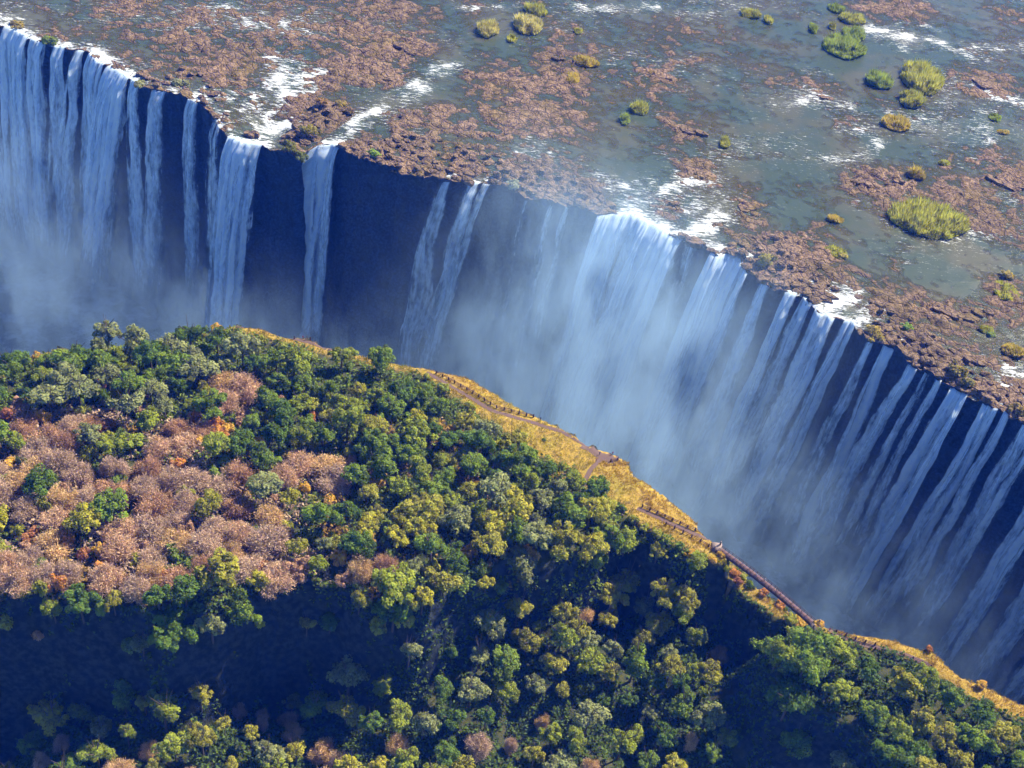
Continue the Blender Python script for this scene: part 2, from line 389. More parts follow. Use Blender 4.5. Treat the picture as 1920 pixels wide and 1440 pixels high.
# ------------------------------------------------------------------ the wall the river falls over
FLOOR = -135.0
NZ = 64
lip_z = BH[0]
Kd = np.linspace(0, 1, NZ) ** 1.15
UW, KW = np.meshgrid(GU, Kd)
ZW = lip_z[None, :] * (1 - KW) + (FLOOR - 4) * KW
ribs = ridged(UW * 0.10, ZW * 0.016, 61, 4) * 1.2 + fbm(UW * 0.35, ZW * 0.12, 0, 63, 3) * 0.8 + fbm(UW * .03, ZW * .03, 0, 65, 3) * 1.3
led = ZW / 9 + 1.3 * fbm(UW * .02, ZW * .01, 0, 67, 2); led = led - np.floor(led)
outer = 1.5 * sstep(led * 2.2) * sstep((1 - led) * 6)
outw = (ribs + outer - 1.4) * sstep(KW * 12) + 5.0 * KW ** 1.5 + 8 * np.clip(KW - .8, 0, 1) * 2
outw = outw - 1.2 * sstep(KW * 25) * (1 - KW)         # slightly undercut below the lip
XW, YW = from_uv(UW, LVu[None, :] - outw)
nt = NT('shade_blue_basalt'); p = nt.pos()
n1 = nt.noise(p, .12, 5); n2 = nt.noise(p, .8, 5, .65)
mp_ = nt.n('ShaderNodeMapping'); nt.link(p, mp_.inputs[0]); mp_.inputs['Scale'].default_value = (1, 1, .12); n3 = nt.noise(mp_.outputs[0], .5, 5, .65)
col = nt.mix(nt.ramp(n2, .35, .7), c4(.003, .011, .030), c4(.034, .068, .135))  # dark rock, with the blue of the shade put into its colour
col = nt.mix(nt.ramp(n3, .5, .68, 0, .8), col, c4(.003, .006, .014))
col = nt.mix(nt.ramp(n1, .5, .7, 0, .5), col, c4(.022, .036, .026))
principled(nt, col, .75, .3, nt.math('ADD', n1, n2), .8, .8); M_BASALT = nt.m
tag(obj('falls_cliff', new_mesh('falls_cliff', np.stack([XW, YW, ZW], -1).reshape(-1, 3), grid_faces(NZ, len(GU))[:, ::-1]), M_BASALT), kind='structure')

# ------------------------------------------------------------------ the headland on the near side
RIM_A = [(-420, 900), (-150, 790), (0, 697), (60, 660), (110, 648), (180, 650), (250, 645), (290, 640), (370, 618), (440, 606), (490, 610), (520, 622), (575, 632), (620, 648), (700, 668), (760, 680),
         (820, 690), (880, 704), (910, 722), (960, 752), (1000, 772), (1060, 798), (1100, 826), (1150, 842), (1185, 862), (1192, 885), (1230, 905), (1300, 965), (1345, 1018), (1372, 1046)]
EDGE_A = [(1368, 1066), (1335, 1056), (1290, 1042), (1240, 1022), (1200, 990), (1170, 985), (1145, 1010), (1110, 1035), (1040, 1052), (960, 1055), (900, 1085), (840, 1105), (790, 1140), (700, 1142), (640, 1112), (560, 1100),
          (480, 1110), (400, 1152), (300, 1172), (200, 1142), (100, 1128), (0, 1122), (-150, 1130), (-420, 1180)]
RIM_B = [(1518, 1160), (1600, 1180), (1680, 1195), (1750, 1215), (1810, 1265), (1850, 1280), (1920, 1312), (2060, 1385), (2300, 1480)]
EDGE_B = [(2300, 1800), (1900, 1600), (1720, 1500), (1660, 1420), (1600, 1350), (1540, 1320), (1470, 1290), (1450, 1240), (1465, 1200), (1500, 1178)]
SADDLE = [(1362, 1050), (1400, 1090), (1440, 1120), (1480, 1150), (1525, 1168), (1515, 1180), (1470, 1165), (1425, 1135), (1385, 1105), (1355, 1070)]
def w2(L, z=0): return np.array([at(x, y, z)[:2] for x, y in L])
POLY_A, POLY_B, POLY_S = w2(RIM_A + EDGE_A), w2(RIM_B + EDGE_B), w2(SADDLE, -7)
SPINE = w2([(-420, 1000), (-150, 930), (300, 900), (800, 850), (1060, 860), (1150, 930), (1225, 968), (1300, 1012), (1365, 1062), (1420, 1112), (1500, 1166), (1600, 1205), (1720, 1250), (1950, 1400), (2300, 1600)])
LOW = [(-300, 1250, -60), (0, 1200, -64), (0, 1400, -82), (200, 1260, -76), (160, 1420, -44), (260, 1430, -38), (330, 1430, -36), (430, 1420, -36), (520, 1330, -74), (600, 1420, -42), (400, 1290, -78), (620, 1230, -74), (300, 1340, -66),
       (700, 1400, -33), (800, 1330, -31), (900, 1290, -27), (950, 1250, -27), (1000, 1380, -34), (850, 1180, -70), (1000, 1120, -66), (740, 1230, -66), (1060, 1205, -24), (1080, 1330, -28), (1130, 1250, -25), (1170, 1180, -44),
       (1250, 1130, -19), (1290, 1250, -22), (1340, 1280, -26), (1300, 1380, -26), (1180, 1400, -36), (1100, 1430, -32), (1420, 1200, -60), (1420, 1300, -95), (1450, 1420, -105), (1530, 1400, -80),
       (1380, 1150, -50), (1560, 1340, -45), (1200, 1080, -58), (1320, 1120, -52), (0, 1700, -60), (600, 1700, -50), (1200, 1700, -50), (1600, 1650, -60)]
LQ = np.array([at(x, y, z)[:2] for x, y, z in LOW]); LV2 = np.array([[z] for *_, z in LOW])

def terrain_z(X, Y):
    sh = np.shape(X); P = np.stack([np.ravel(X), np.ravel(Y)], 1)
    sy = np.interp(P[:, 0], SPINE[:, 0], SPINE[:, 1])
    north = P[:, 1] > sy
    T = np.where(north, FLOOR, idw(P, LQ, LV2, 3, 4)[:, 0] + 2.5 * fbm(P[:, 0] * .05, P[:, 1] * .05, 0, 71, 3))
    w = np.where(north, 13.0, 15.0)
    jag = 1.6 * fbm(P[:, 0] * .12, P[:, 1] * .12, 0, 73, 3)
    z = np.full(len(P), -1e9)
    und = fbm(P[:, 0] * .03, P[:, 1] * .03, 0, 75, 3) * 1.2 + fbm(P[:, 0] * .2, P[:, 1] * .2, 0, 76, 2) * .25
    for poly, top, wk in ((POLY_A, 0.0, 1.0), (POLY_B, 0.0, 1.0), (POLY_S, -7.0, 0.6)):
        d, ins = dist_poly(P, poly)
        d = np.where(ins, -d, d) + jag * np.where(north, .6, 1)
        tz = top + und * sstep(-d / 10)
        if poly is POLY_B: tz = tz - 0.22 * np.clip(sy - P[:, 1] - 8, 0, 60)
        zz = tz + (T - tz) * sstep((d + (1.5 if wk == 1 else -1.5)) / (w * wk)) ** .8
        z = np.maximum(z, zz)
    return z.reshape(sh)

TX = span(-250, 260, 1.3, -2600, 2800); TY = span(120, 440, 1.3, -1500, 700)
XX, YY = np.meshgrid(TX, TY)
ZZ = terrain_z(XX, YY)
UQ, VQ = to_uv(np.stack([XX, YY], -1))
ZZ = np.where(VQ > lip_v(UQ) - 12, FLOOR - 3, ZZ)
rough = fbm(XX * .25, YY * .25, ZZ * .12, 79, 3)
gz = np.gradient(ZZ, TY, TX); slope = np.hypot(gz[0], gz[1])
ZZd = ZZ + rough * np.clip(slope - .6, 0, 3) * 1.2

TREELINE_A = [(-150, 800), (0, 708), (110, 660), (250, 652), (430, 618), (560, 652), (700, 688), (790, 702), (850, 748), (930, 802), (1000, 852), (1075, 885), (1092, 915), (1120, 925), (1190, 975), (1290, 1032), (1368, 1066)]
TREELINE_B = [(1518, 1176), (1600, 1205), (1680, 1222), (1760, 1262), (1820, 1305), (1900, 1345), (2060, 1420)]
GRASS_A = w2([p for p in RIM_A if p[0] > -200] + TREELINE_A[::-1]); GRASS_B = w2(RIM_B[:-1] + TREELINE_B[::-1])
def gold_mask(P):
    g = np.zeros(len(P))
    for poly in (GRASS_A, GRASS_B):
        d, ins = dist_poly(P, poly); g = np.maximum(g, sstep(np.where(ins, .5 + d / 3, .5 - d / 3)))
    d, ins = dist_poly(P, POLY_S); g = np.maximum(g, np.where(ins, .8, 0))
    return g
GOLD = gold_mask(np.stack([XX.ravel(), YY.ravel()], 1))
nt = NT('headland_soil'); p = nt.pos()
n1 = nt.noise(p, .07, 4); n2 = nt.noise(p, .5, 5, .6); n3 = nt.noise(p, 2.2, 3)
soil = nt.mix(nt.ramp(n2, .35, .65), c4(.030, .040, .014), c4(.07, .07, .026))
gold = nt.mix(nt.ramp(n2, .3, .7), c4(.28, .175, .03), c4(.42, .30, .06))
gold = nt.mix(nt.ramp(n1, .48, .68, 0, .6), gold, c4(.22, .20, .025))
col = nt.mix(nt.attr('gold'), soil, gold)
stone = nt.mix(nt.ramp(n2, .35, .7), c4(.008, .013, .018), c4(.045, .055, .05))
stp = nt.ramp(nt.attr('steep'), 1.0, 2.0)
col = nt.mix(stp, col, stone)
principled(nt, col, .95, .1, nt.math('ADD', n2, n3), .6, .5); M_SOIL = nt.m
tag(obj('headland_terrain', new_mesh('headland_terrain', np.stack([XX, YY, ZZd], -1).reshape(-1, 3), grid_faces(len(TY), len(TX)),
    {'gold': ('POINT', GOLD), 'steep': ('POINT', slope.ravel())}, True), M_SOIL), kind='structure')

nt = NT('gorge_water'); p = nt.pos()
principled(nt, nt.mix(nt.ramp(nt.noise(p, .08, 5, .7), .45, .65), c4(.03, .045, .055), c4(.30, .36, .42)), .3, .4, nt.noise(p, .6, 4), .5, .4)
gx, gy = from_uv(np.array([-2600, 2800, 2800, -2600.]), np.array([-320, -320, 60, 60.]))
tag(obj('gorge_pool', new_mesh('gorge_pool', np.stack([gx, gy, np.full(4, FLOOR + 1.2)], 1), [[0, 1, 2, 3]]), nt.m), kind='structure')

def ground(x, y):
    """height of the built headland mesh at a point"""
    x = np.asarray(x, float); y = np.asarray(y, float)
    i = np.clip(np.searchsorted(TX, x) - 1, 0, len(TX) - 2); j = np.clip(np.searchsorted(TY, y) - 1, 0, len(TY) - 2)
    a = (x - TX[i]) / (TX[i + 1] - TX[i]); b = (y - TY[j]) / (TY[j + 1] - TY[j])
    return (ZZd[j, i] * (1 - a) * (1 - b) + ZZd[j, i + 1] * a * (1 - b) + ZZd[j + 1, i] * (1 - a) * b + ZZd[j + 1, i + 1] * a * b)
def on_ground(px, py, z=0.0):
    """where the sight line of a point of the photograph meets the headland"""
    for _ in range(6):
        p = at(px, py, z); z = 0.5 * z + 0.5 * float(ground(p[0], p[1])) if _ < 5 else z
    return np.array([p[0], p[1], float(ground(p[0], p[1]))])
def river_ground(px, py):
    p = at(px, py); h, _ = bed_height(np.array([p[0]]), np.array([p[1]]))
    return np.array([p[0], p[1], float(h[0])])
# ------------------------------------------------------------------ waterfalls
def fall_material():
    nt = NT('falling_water')
    fl = nt.attr('flow', 'Vector'); dn = nt.attr('dens')
    m1 = nt.n('ShaderNodeMapping'); nt.link(fl, m1.inputs[0]); m1.inputs['Scale'].default_value = (.55, .045, 1)
    m2 = nt.n('ShaderNodeMapping'); nt.link(fl, m2.inputs[0]); m2.inputs['Scale'].default_value = (1.1, .085, 1)
    m3 = nt.n('ShaderNodeMapping'); nt.link(fl, m3.inputs[0]); m3.inputs['Scale'].default_value = (.6, .22, 1)
    n1 = nt.noise(m1.outputs[0], 1, 3, .5); n2 = nt.noise(m2.outputs[0], 1, 4, .6); n3 = nt.noise(m3.outputs[0], 1, 4, .65)
    tex = nt.math('ADD', nt.math('MULTIPLY', n1, .9), nt.math('ADD', nt.math('MULTIPLY', n2, .5), nt.math('MULTIPLY', n3, .65)))
    a = nt.math('ADD', nt.math('MULTIPLY', dn, 1.25), nt.math('MULTIPLY', nt.math('SUBTRACT', tex, 1.02), 1.7))
    a = nt.math('MULTIPLY', nt.ramp(a, .12, 1.05), nt.ramp(dn, .02, .3))
    wc = nt.mix(nt.ramp(nt.math('ADD', n1, n3), .75, 1.2), c4(.58, .74, .92), c4(.80, .91, 1.0))  # white water tinted with the blue of the shaded gorge
    df = nt.n('ShaderNodeBsdfDiffuse'); nt.link(wc, df.inputs[0])
    tl = nt.n('ShaderNodeBsdfTranslucent'); nt.link(wc, tl.inputs[0])
    mx = nt.n('ShaderNodeMixShader'); mx.inputs[0].default_value = .35; nt.link(df.outputs[0], mx.inputs[1]); nt.link(tl.outputs[0], mx.inputs[2])
    tr = nt.n('ShaderNodeBsdfTransparent')
    fx = nt.n('ShaderNodeMixShader'); nt.link(a, fx.inputs[0]); nt.link(tr.outputs[0], fx.inputs[1]); nt.link(mx.outputs[0], fx.inputs[2])
    nt.link(fx.outputs[0], nt.out.inputs['Surface'])
    return nt.m
M_FALL = fall_material()

def strand_mesh(uc, w0, w1, vout, lean, drop, strength, seed, start=2.5, base=0.0, soft=1.0, nx=9):
    """a rope of falling water: a bulged ribbon with a hollow back that leaves the lip and falls in an arc"""
    up_n = 4
    nrow = 44
    ts = np.linspace(0, 1, nrow)
    tau = ts ** .75 * math.sqrt(2 * drop / 9.8)
    dz = np.concatenate([np.zeros(up_n), 4.9 * tau ** 2])
    out = np.concatenate([-np.linspace(start, .3, up_n), .35 + base * sstep(dz[up_n:] / 6) + vout * tau + 4.5 * (dz[up_n:] / 139) ** 1.5])
    along = np.concatenate([np.linspace(-start, -.2, up_n), dz[up_n:]])
    fr = dz / drop
    z0 = float(np.interp(uc, GU, WATER[0])) + .25
    wig = (noise(along * .035, seed * 3.1, 0, seed) * 1.3 + noise(along * .11, seed * 1.7, 0, seed + 3) * .45) * sstep(dz / 25)
    ctr = uc + lean * dz / 100 + wig
    wid = w0 + (w1 - w0) * fr ** .7
    wid = wid * (1 + .18 * noise(along * .08, seed * 2.3, 0, seed + 5) * sstep(dz / 10))
    xs = np.linspace(-1, 1, nx)
    X, R = np.meshgrid(xs, np.arange(len(dz)))
    edge = 1 + .10 * noise(along[:, None] * .2, X * 2 + seed, 0, seed + 9)
    uu = ctr[:, None] + X * wid[:, None] / 2 * edge
    bulge = np.minimum(.28 * wid, 2.2)[:, None] * (1 - X ** 2) * sstep(dz / 5)[:, None]
    bulge = bulge + (.5 * noise(X * 2.2, along[:, None] * .1, seed, seed + 11) + .35 * noise(uu * .9, along[:, None] * .25, seed, seed + 12)) * sstep(dz / 4)[:, None]
    zz = (z0 - dz)[:, None] + 0 * X
    zz = zz + np.where(dz[:, None] == 0, .35 * noise(uu, along[:, None], 0, seed + 2), 0)
    vv = lip_v(uu) * np.exp(-fr * 6)[:, None] + lip_v(ctr)[:, None] * (1 - np.exp(-fr * 6))[:, None] - out[:, None] - bulge
    x, y = from_uv(uu, vv)
    dens = (1 - np.abs(X) ** 2.2) ** .6 * strength
    dens = dens * (1 - .85 * sstep((fr - .72) / .28))[:, None] * (1 - .35 * soft * fr)[:, None]
    dens[0] *= .3
    flow = np.stack([(X * wid[:, None] / 2) + uc, along[:, None] + 0 * X, np.full_like(X, seed * 7.3)], -1)
    return new_mesh('strand', np.stack([x, y, zz], -1).reshape(-1, 3), grid_faces(len(dz), nx)[:, ::-1],
                    {'flow': ('POINT', flow.reshape(-1, 3)), 'dens': ('POINT', np.clip(dens, 0, 2).ravel())}, True)

# lip x from, to, strength, outward speed, lean in m per 100 m, spread, drop, label
FALLS = [
 (-60, 2, 1.0, 2.0, -3, 1.5, 128, 'dim band of falling water cut off by the left picture edge'),
 (8, 52, 1.15, 2.2, -3, 1.35, 132, 'broad bright waterfall at the far left beside a mossy lip bush'),
 (58, 84, .9, 2.0, -3, 1.7, 132, 'waterfall pouring out from under the small round bush at the lip'),
 (100, 122, .85, 1.8, -5, 1.8, 130, 'white waterfall of two joined ropes just past the lip bush'),
 (140, 158, .8, 2.2, -9, 1.9, 130, 'slanting waterfall before the foaming corner of the left lip'),
 (168, 196, .9, 2.0, -6, 1.6, 130, 'ragged waterfall under the foaming corner of the left lip'),
 (200, 242, 1.2, 3.0, -16, 1.25, 134, 'bright waterfall swinging outward below the foaming corner'),
 (242, 262, .85, 1.5, 0, 1.5, 132, 'first thin waterfall past the bright swinging one'),
 (286, 316, .72, 1.3, -4, 1.5, 130, 'thin broken waterfall under the grey lip bushes'),
 (354, 370, .7, 1.3, -2, 2.2, 118, 'lone narrow waterfall with a white cap before the cascade basin'),
 (400, 414, .5, 1.2, 0, 1.8, 90, 'faint trickle down the wall beside the cascade basin'),
 (426, 492, 1.15, 2.6, -5, 1.15, 134, 'wide waterfall spilling from the white cascade basin'),
 (566, 634, 1.15, 1.8, -1, 1.2, 134, 'solid single white waterfall between the bushy shelf and bare cliff'),
 (826, 842, .8, 1.5, -6, 2.6, 126, 'slim forked waterfall alone in the middle of the bare cliff'),
 (876, 898, .72, 1.6, -6, 2.2, 126, 'slim waterfall beside the forked one on the bare cliff'),
 (906, 924, .6, 1.5, -13, 1.6, 122, 'thin crooked waterfall, outermost of the three on the bare cliff'),
 (984, 992, .32, 1.0, -2, 2.5, 90, 'faint misty trickle below the pale weathered shelf'),
 (1032, 1042, .42, 1.0, -2, 2.5, 110, 'pale trickle in the mist below the pale weathered shelf'),
 (1058, 1068, .4, 1.0, -4, 2.5, 100, 'short pale trickle beside the cracked brown slab'),
 (1122, 1194, 1.2, 3.4, -4, 1.1, 134, 'broad curtain waterfall next to the cracked brown slab'),
 (1194, 1280, 1.35, 4.4, -8, 1.2, 134, 'mightiest waterfall, thick and foaming in the middle of the lip'),
 (1284, 1312, .35, 1.0, 0, 1.2, 80, 'thin veil over the dark rock face between two thick falls'),
 (1332, 1402, 1.25, 4.0, -6, 1.2, 134, 'thick waterfall with a crown of foam beside the olive bush'),
 (1427, 1443, 0.90, 1.4, -6, 1.77, 128, 'dim waterfall under the rock shelf with the olive bush'),
 (1471, 1497, 1.10, 2.2, -5, 1.33, 132, 'waterfall leaving the shelf by a small white slide'),
 (1508, 1524, 0.80, 1.5, -5, 1.66, 124, 'thin waterfall before the white rapids at the lip'),
 (1532, 1566, 1.15, 2.6, -5, 1.19, 134, 'wide waterfall fed by the white rapids at the lip'),
 (1582, 1604, 1.10, 2.5, -6, 1.27, 134, 'bright waterfall at the lower end of the lip rapids'),
 (1625, 1641, 0.80, 1.5, -4, 1.77, 128, 'thin waterfall hanging below the olive tuft at the lip'),
 (1655, 1673, 1.05, 1.8, -4, 1.50, 130, 'narrow waterfall next to the flat-topped brown slab'),
 (1700, 1716, 0.95, 2.0, -9, 1.88, 130, 'fanning waterfall under the double rock slab'),
 (1735, 1746, 0.80, 1.5, -5, 1.88, 124, 'dim thread of water beside the fanning waterfall'),
 (1755, 1767, 0.75, 1.5, -4, 1.88, 118, 'short dim thread under the drooping lip grass'),
 (1781, 1813, 1.20, 2.4, -6, 1.27, 132, 'wide blue-white waterfall under the drooping lip grass'),
 (1846, 1872, 1.05, 1.9, -5, 1.27, 132, 'blue-white waterfall under the last brown lip rock'),
 (1880, 1894, 1.10, 1.6, -3, 1.44, 132, 'waterfall with a bright white chute near the right picture edge'),
 (1913, 1953, 0.85, 1.6, -3, 1.17, 132, 'dim waterfall cut off by the right picture edge'),
 (1983, 2027, 1.00, 2.2, -4, 1.17, 132, 'foot of a wide waterfall entering at the right edge'),
 (2062, 2103, 0.90, 2.0, -4, 1.22, 132, 'lower foot of a waterfall at the right edge, just above the headland grass'),
 (2139, 2191, 1.00, 2.2, -4, 1.17, 132, 'lowest waterfall foot at the right picture edge'),
]
lip_px = np.array(LIP_PX, float)
for fi, (xa, xb, stg, vo, lean, spread, drop, label) in enumerate(FALLS):
    ya, yb = np.interp([xa, xb], lip_px[:, 0], lip_px[:, 1])
    ua, ub = to_uv(at(xa, ya)[:2])[0], to_uv(at(xb, yb)[:2])[0]
    if ub < ua + 1: ub = ua + 1
    w = ub - ua; uc = (ua + ub) / 2
    ox, oy = from_uv(uc, lip_v(uc))
    root = empty('waterfall', (float(ox), float(oy), 0))
    tag(root, label, 'waterfall', 'waterfalls along the lip')
    inv = Matrix.Translation((-float(ox), -float(oy), 0))
    def hang(nm, me):
        me.transform(inv); return obj(nm, me, M_FALL, root)
    rr = random.Random(fi * 31 + 5)
    if w > 4:
        hang('curtain', strand_mesh(uc, w * 1.02, w * (1 + .15 * spread), vo * .8, lean, drop, stg * (.8 if xa < 1420 else .6), fi * 13 + 1, base=.6, nx=25))
    n = max(1, int(round(w / 3.2)))
    for k in range(n):
        us = ua + (k + .5 + rr.uniform(-.25, .25)) / n * w
        hang('strand', strand_mesh(us, w / n * rr.uniform(.8, 1.2), w / n * spread * rr.uniform(1.2, 1.9), vo * rr.uniform(.75, 1.3), lean + rr.uniform(-1.5, 1.5),
                                   drop * rr.uniform(.86, 1.0), stg * rr.uniform(.75, 1.1), fi * 13 + 2 + k, base=1.2))
    for k in range(1 + int(w / 9)):
        us = ua + rr.random() * w
        hang('spray_thread', strand_mesh(us, .7, 3.0 * spread, vo * rr.uniform(1.1, 1.6), lean * 1.1 + rr.uniform(-5, 5), drop * rr.uniform(.6, .95), stg * .6, fi * 13 + 400 + k, base=1.5, nx=5))

# ------------------------------------------------------------------ vegetation meshes
def leaf_material(name, transl=.25, obj_color=True, col=(.06, .1, .03)):
    nt = NT(name)
    t = nt.attr('tint')
    base = nt.n('ShaderNodeObjectInfo').outputs['Color'] if obj_color else None
    if base is None:
        base = nt.n('ShaderNodeRGB'); base.outputs[0].default_value = c4(*col); base = base.outputs[0]
    hs = nt.n('ShaderNodeHueSaturation'); nt.link(base, hs.inputs['Color'])
    nt.link(nt.ramp(t, 0, 1, .55, 1.55), hs.inputs['Value'])
    nt.link(nt.ramp(nt.math('FRACT', nt.math('MULTIPLY', t, 7.13)), 0, 1, .475, .505), hs.inputs['Hue'])
    d = nt.n('ShaderNodeBsdfDiffuse'); nt.link(hs.outputs[0], d.inputs[0])
    l = nt.n('ShaderNodeBsdfTranslucent'); nt.link(hs.outputs[0], l.inputs[0])
    m = nt.n('ShaderNodeMixShader'); m.inputs[0].default_value = transl
    nt.link(d.outputs[0], m.inputs[1]); nt.link(l.outputs[0], m.inputs[2]); nt.link(m.outputs[0], nt.out.inputs['Surface'])
    return nt.m
M_LEAF = leaf_material('leaves', .36); M_TWIG = leaf_material('dry_twigs', .3)
M_BARK = plain('bark', (.11, .08, .055)); M_PALE = plain('pale_bark', (.30, .24, .20))
M_GRASS = leaf_material('golden_grass', .3, False, (.45, .265, .045))
M_UNDER = leaf_material('undergrowth', .3, False, (.062, .085, .022))
M_REED = leaf_material('reed', .5)

def unit(v): return v / np.maximum(np.linalg.norm(v, axis=-1, keepdims=True), 1e-9)

def quads_at(P, N, size, r, stretch=1.5):
    """small leaf faces at the points P lying square to N"""
    n = len(P); a = unit(np.cross(N, r.normal(size=(n, 3)))); b = np.cross(N, a)
    s = (size * r.uniform(.6, 1.35, n))[:, None]
    a = a * s * stretch * .5; b = b * s * .5
    V = np.stack([P - a - b * .6, P + a * .2 - b, P + a, P + a * .1 + b], 1).reshape(-1, 3)
    return V, np.arange(n * 4).reshape(n, 4)

def crown_mesh(seed, nleaf=3000, blobs=22, flat=.75, size=.095, open_=.0):
    """a crown of unit radius: many leaf clumps on an uneven dome, base at z = 0"""
    r = np.random.default_rng(seed)
    th = r.uniform(0, 2 * np.pi, blobs); ph = np.arccos(r.uniform(-.15, 1, blobs))
    rad = r.uniform(.48, .84, blobs)
    B = np.stack([np.sin(ph) * np.cos(th), np.sin(ph) * np.sin(th), np.cos(ph)], 1) * rad[:, None]
    lobes = r.uniform(0, 2 * np.pi, 4); near = lobes[r.integers(0, 4, blobs)] + r.normal(size=blobs) * .35    # a few leading boughs, uneven all round
    lead = r.random(blobs) < .6; rr_ = np.hypot(B[:, 0], B[:, 1]) * np.where(lead, r.uniform(1.0, 1.35, blobs), .85)
    B[:, 0] = np.where(lead, np.cos(near) * rr_, B[:, 0] * .85); B[:, 1] = np.where(lead, np.sin(near) * rr_, B[:, 1] * .85)
    B[:, :2] *= r.uniform(.82, 1.15, 2)
    B[:, 2] = B[:, 2] * flat * r.uniform(.85, 1.25) + .38
    B = np.vstack([B, [[0, 0, .5]]]); R = np.append(r.uniform(.15, .33, blobs), .5)
    w = R ** 2 / (R ** 2).sum(); k = r.choice(len(B), nleaf, p=w)
    d = unit(r.normal(size=(nleaf, 3))); d[:, 2] = np.where(d[:, 2] < -.3, -d[:, 2], d[:, 2])
    lump = 1 + .22 * noise(d[:, 0] * 3, d[:, 1] * 3, d[:, 2] * 3 + k * 5.1, seed)
    P = B[k] + d * (R[k] * lump * r.uniform(.72, 1.06, nleaf))[:, None]
    N = unit(d + .55 * r.normal(size=(nleaf, 3)) + np.array([.25, .2, .75]))
    V, F = quads_at(P, N, size, r)
    tint = np.clip(.52 + .2 * r.normal(size=nleaf) + (r.random(len(B))[k] - .5) * .7, 0, 1)
    return new_mesh('crown', V, F, {'tint': ('FACE', tint)})

def tube(P, R, sides=6):
    P = np.asarray(P, float); n = len(P)
    d = unit(np.gradient(P, axis=0)); a = unit(np.cross(d, np.array([.31, .22, .93]) + 0 * d)); b = np.cross(d, a)
    an = np.linspace(0, 2 * np.pi, sides, endpoint=False)
    V = (P[:, None] + np.asarray(R)[:, None, None] * (np.cos(an)[None, :, None] * a[:, None] + np.sin(an)[None, :, None] * b[:, None])).reshape(-1, 3)
    i = np.arange(n - 1)[:, None] * sides; j = np.arange(sides)[None]; j2 = (j + 1) % sides
    return V, np.stack([i + j, i + j2, i + sides + j2, i + sides + j], -1).reshape(-1, 4)

def join(parts):
    Vs, Fs, o = [], [], 0
    for V, F in parts:
        Vs.append(V); Fs.append(F + o); o += len(V)
    return np.vstack(Vs), np.vstack(Fs)

def limb_set(seed, trunk_h, nlimb, reach, thick):
    r = np.random.default_rng(seed); parts = []
    top = np.array([r.normal() * .06, r.normal() * .06, trunk_h])
    parts.append(tube([np.array([0, 0, -.25]), top * .5 + [0, 0, 0], top], [thick * 1.5, thick * 1.05, thick * .85], 7))
    tips = []
    for k in range(nlimb):
        a = k / nlimb * 2 * np.pi + r.uniform(-.4, .4); e = r.uniform(.5, 1.2)
        d = np.array([math.cos(a) * math.cos(e), math.sin(a) * math.cos(e), math.sin(e)])
        m = top + d * reach * .45 + r.normal(size=3) * .05; t = top + d * reach + r.normal(size=3) * .08
        parts.append(tube([top - [0, 0, .06], m, t], [thick * .7, thick * .42, thick * .14], 5)); tips.append((m, t, d))
    return parts, tips

def trunk_mesh(seed, th=.5):
    return new_mesh('trunk', *join(limb_set(seed, th, 5, .75, .055)[0]), smooth=True)

def dry_crown(seed, ntwig=2600, blobs=13, leafy=.45):
    """a bare winter crown: boughs, branchlets and a haze of fine twigs and dead leaves"""
    r = np.random.default_rng(seed); parts, tips = limb_set(seed, .34, 6, .62, .028)
    for m, t, d in tips:
        for q in range(4):
            e = unit(d + r.normal(size=3) * .55); e[2] = abs(e[2]) * .8 + .1
            s = m + (t - m) * r.uniform(.2, 1)
            parts.append(tube([s, s + e * .2 + r.normal(size=3) * .03, s + e * r.uniform(.34, .5)], [.012, .008, .003], 3))
    bough = join(parts)
    th = r.uniform(0, 2 * np.pi, blobs); ph = np.arccos(r.uniform(-.05, 1, blobs))
    B = np.stack([np.sin(ph) * np.cos(th), np.sin(ph) * np.sin(th), np.cos(ph) * .8], 1) * r.uniform(.35, .7, blobs)[:, None] + [0, 0, .38]
    k = r.integers(0, blobs, ntwig)
    d = unit(r.normal(size=(ntwig, 3)) + (B[k] - [0, 0, .2]) * 1.5)
    P = B[k] + unit(r.normal(size=(ntwig, 3))) * r.uniform(.05, .36, ntwig)[:, None]
    s = unit(np.cross(d, r.normal(size=(ntwig, 3)))); L = r.uniform(.07, .2, ntwig)[:, None]; W = r.uniform(.005, .014, ntwig)[:, None]
    leaf = (r.random(ntwig) < leafy)[:, None]; L = np.where(leaf, L * .5, L); W = np.where(leaf, W * 2.3, W)
    V = np.stack([P - s * W, P + s * W, P + d * L + s * W * .5, P + d * L - s * W * .5], 1).reshape(-1, 3)
    tint = np.clip(.5 + .25 * r.normal(size=ntwig) + (r.random(blobs)[k] - .5) * .4, 0, 1)
    return bough, new_mesh('crown', V, np.arange(ntwig * 4).reshape(-1, 4), {'tint': ('FACE', tint)})

CROWNS = [crown_mesh(100 + i, 2800, 22 + (i % 5) * 5, .62 + .07 * (i % 4), .095) for i in range(16)]
for m in CROWNS: m.materials.append(M_LEAF)
TRUNKS = [trunk_mesh(200 + i) for i in range(5)]
for m in TRUNKS: m.materials.append(M_BARK)
BUSHES = [crown_mesh(300 + i, 1300, 10 + i, .6, .12) for i in range(6)]
for m in BUSHES: m.materials.append(M_LEAF)
STEMS = [new_mesh('stem', *join(limb_set(350 + i, .18, 5, .6, .05)[0])) for i in range(3)]
for m in STEMS: m.materials.append(M_BARK)
DRY = []
for i in range(8):
    (bv, bf), cm = dry_crown(400 + i, 7000, 18 + i % 4, .35); bm = new_mesh('branches', bv, bf, smooth=True)
    bm.materials.append(M_PALE); cm.materials.append(M_TWIG); DRY.append((bm, cm))

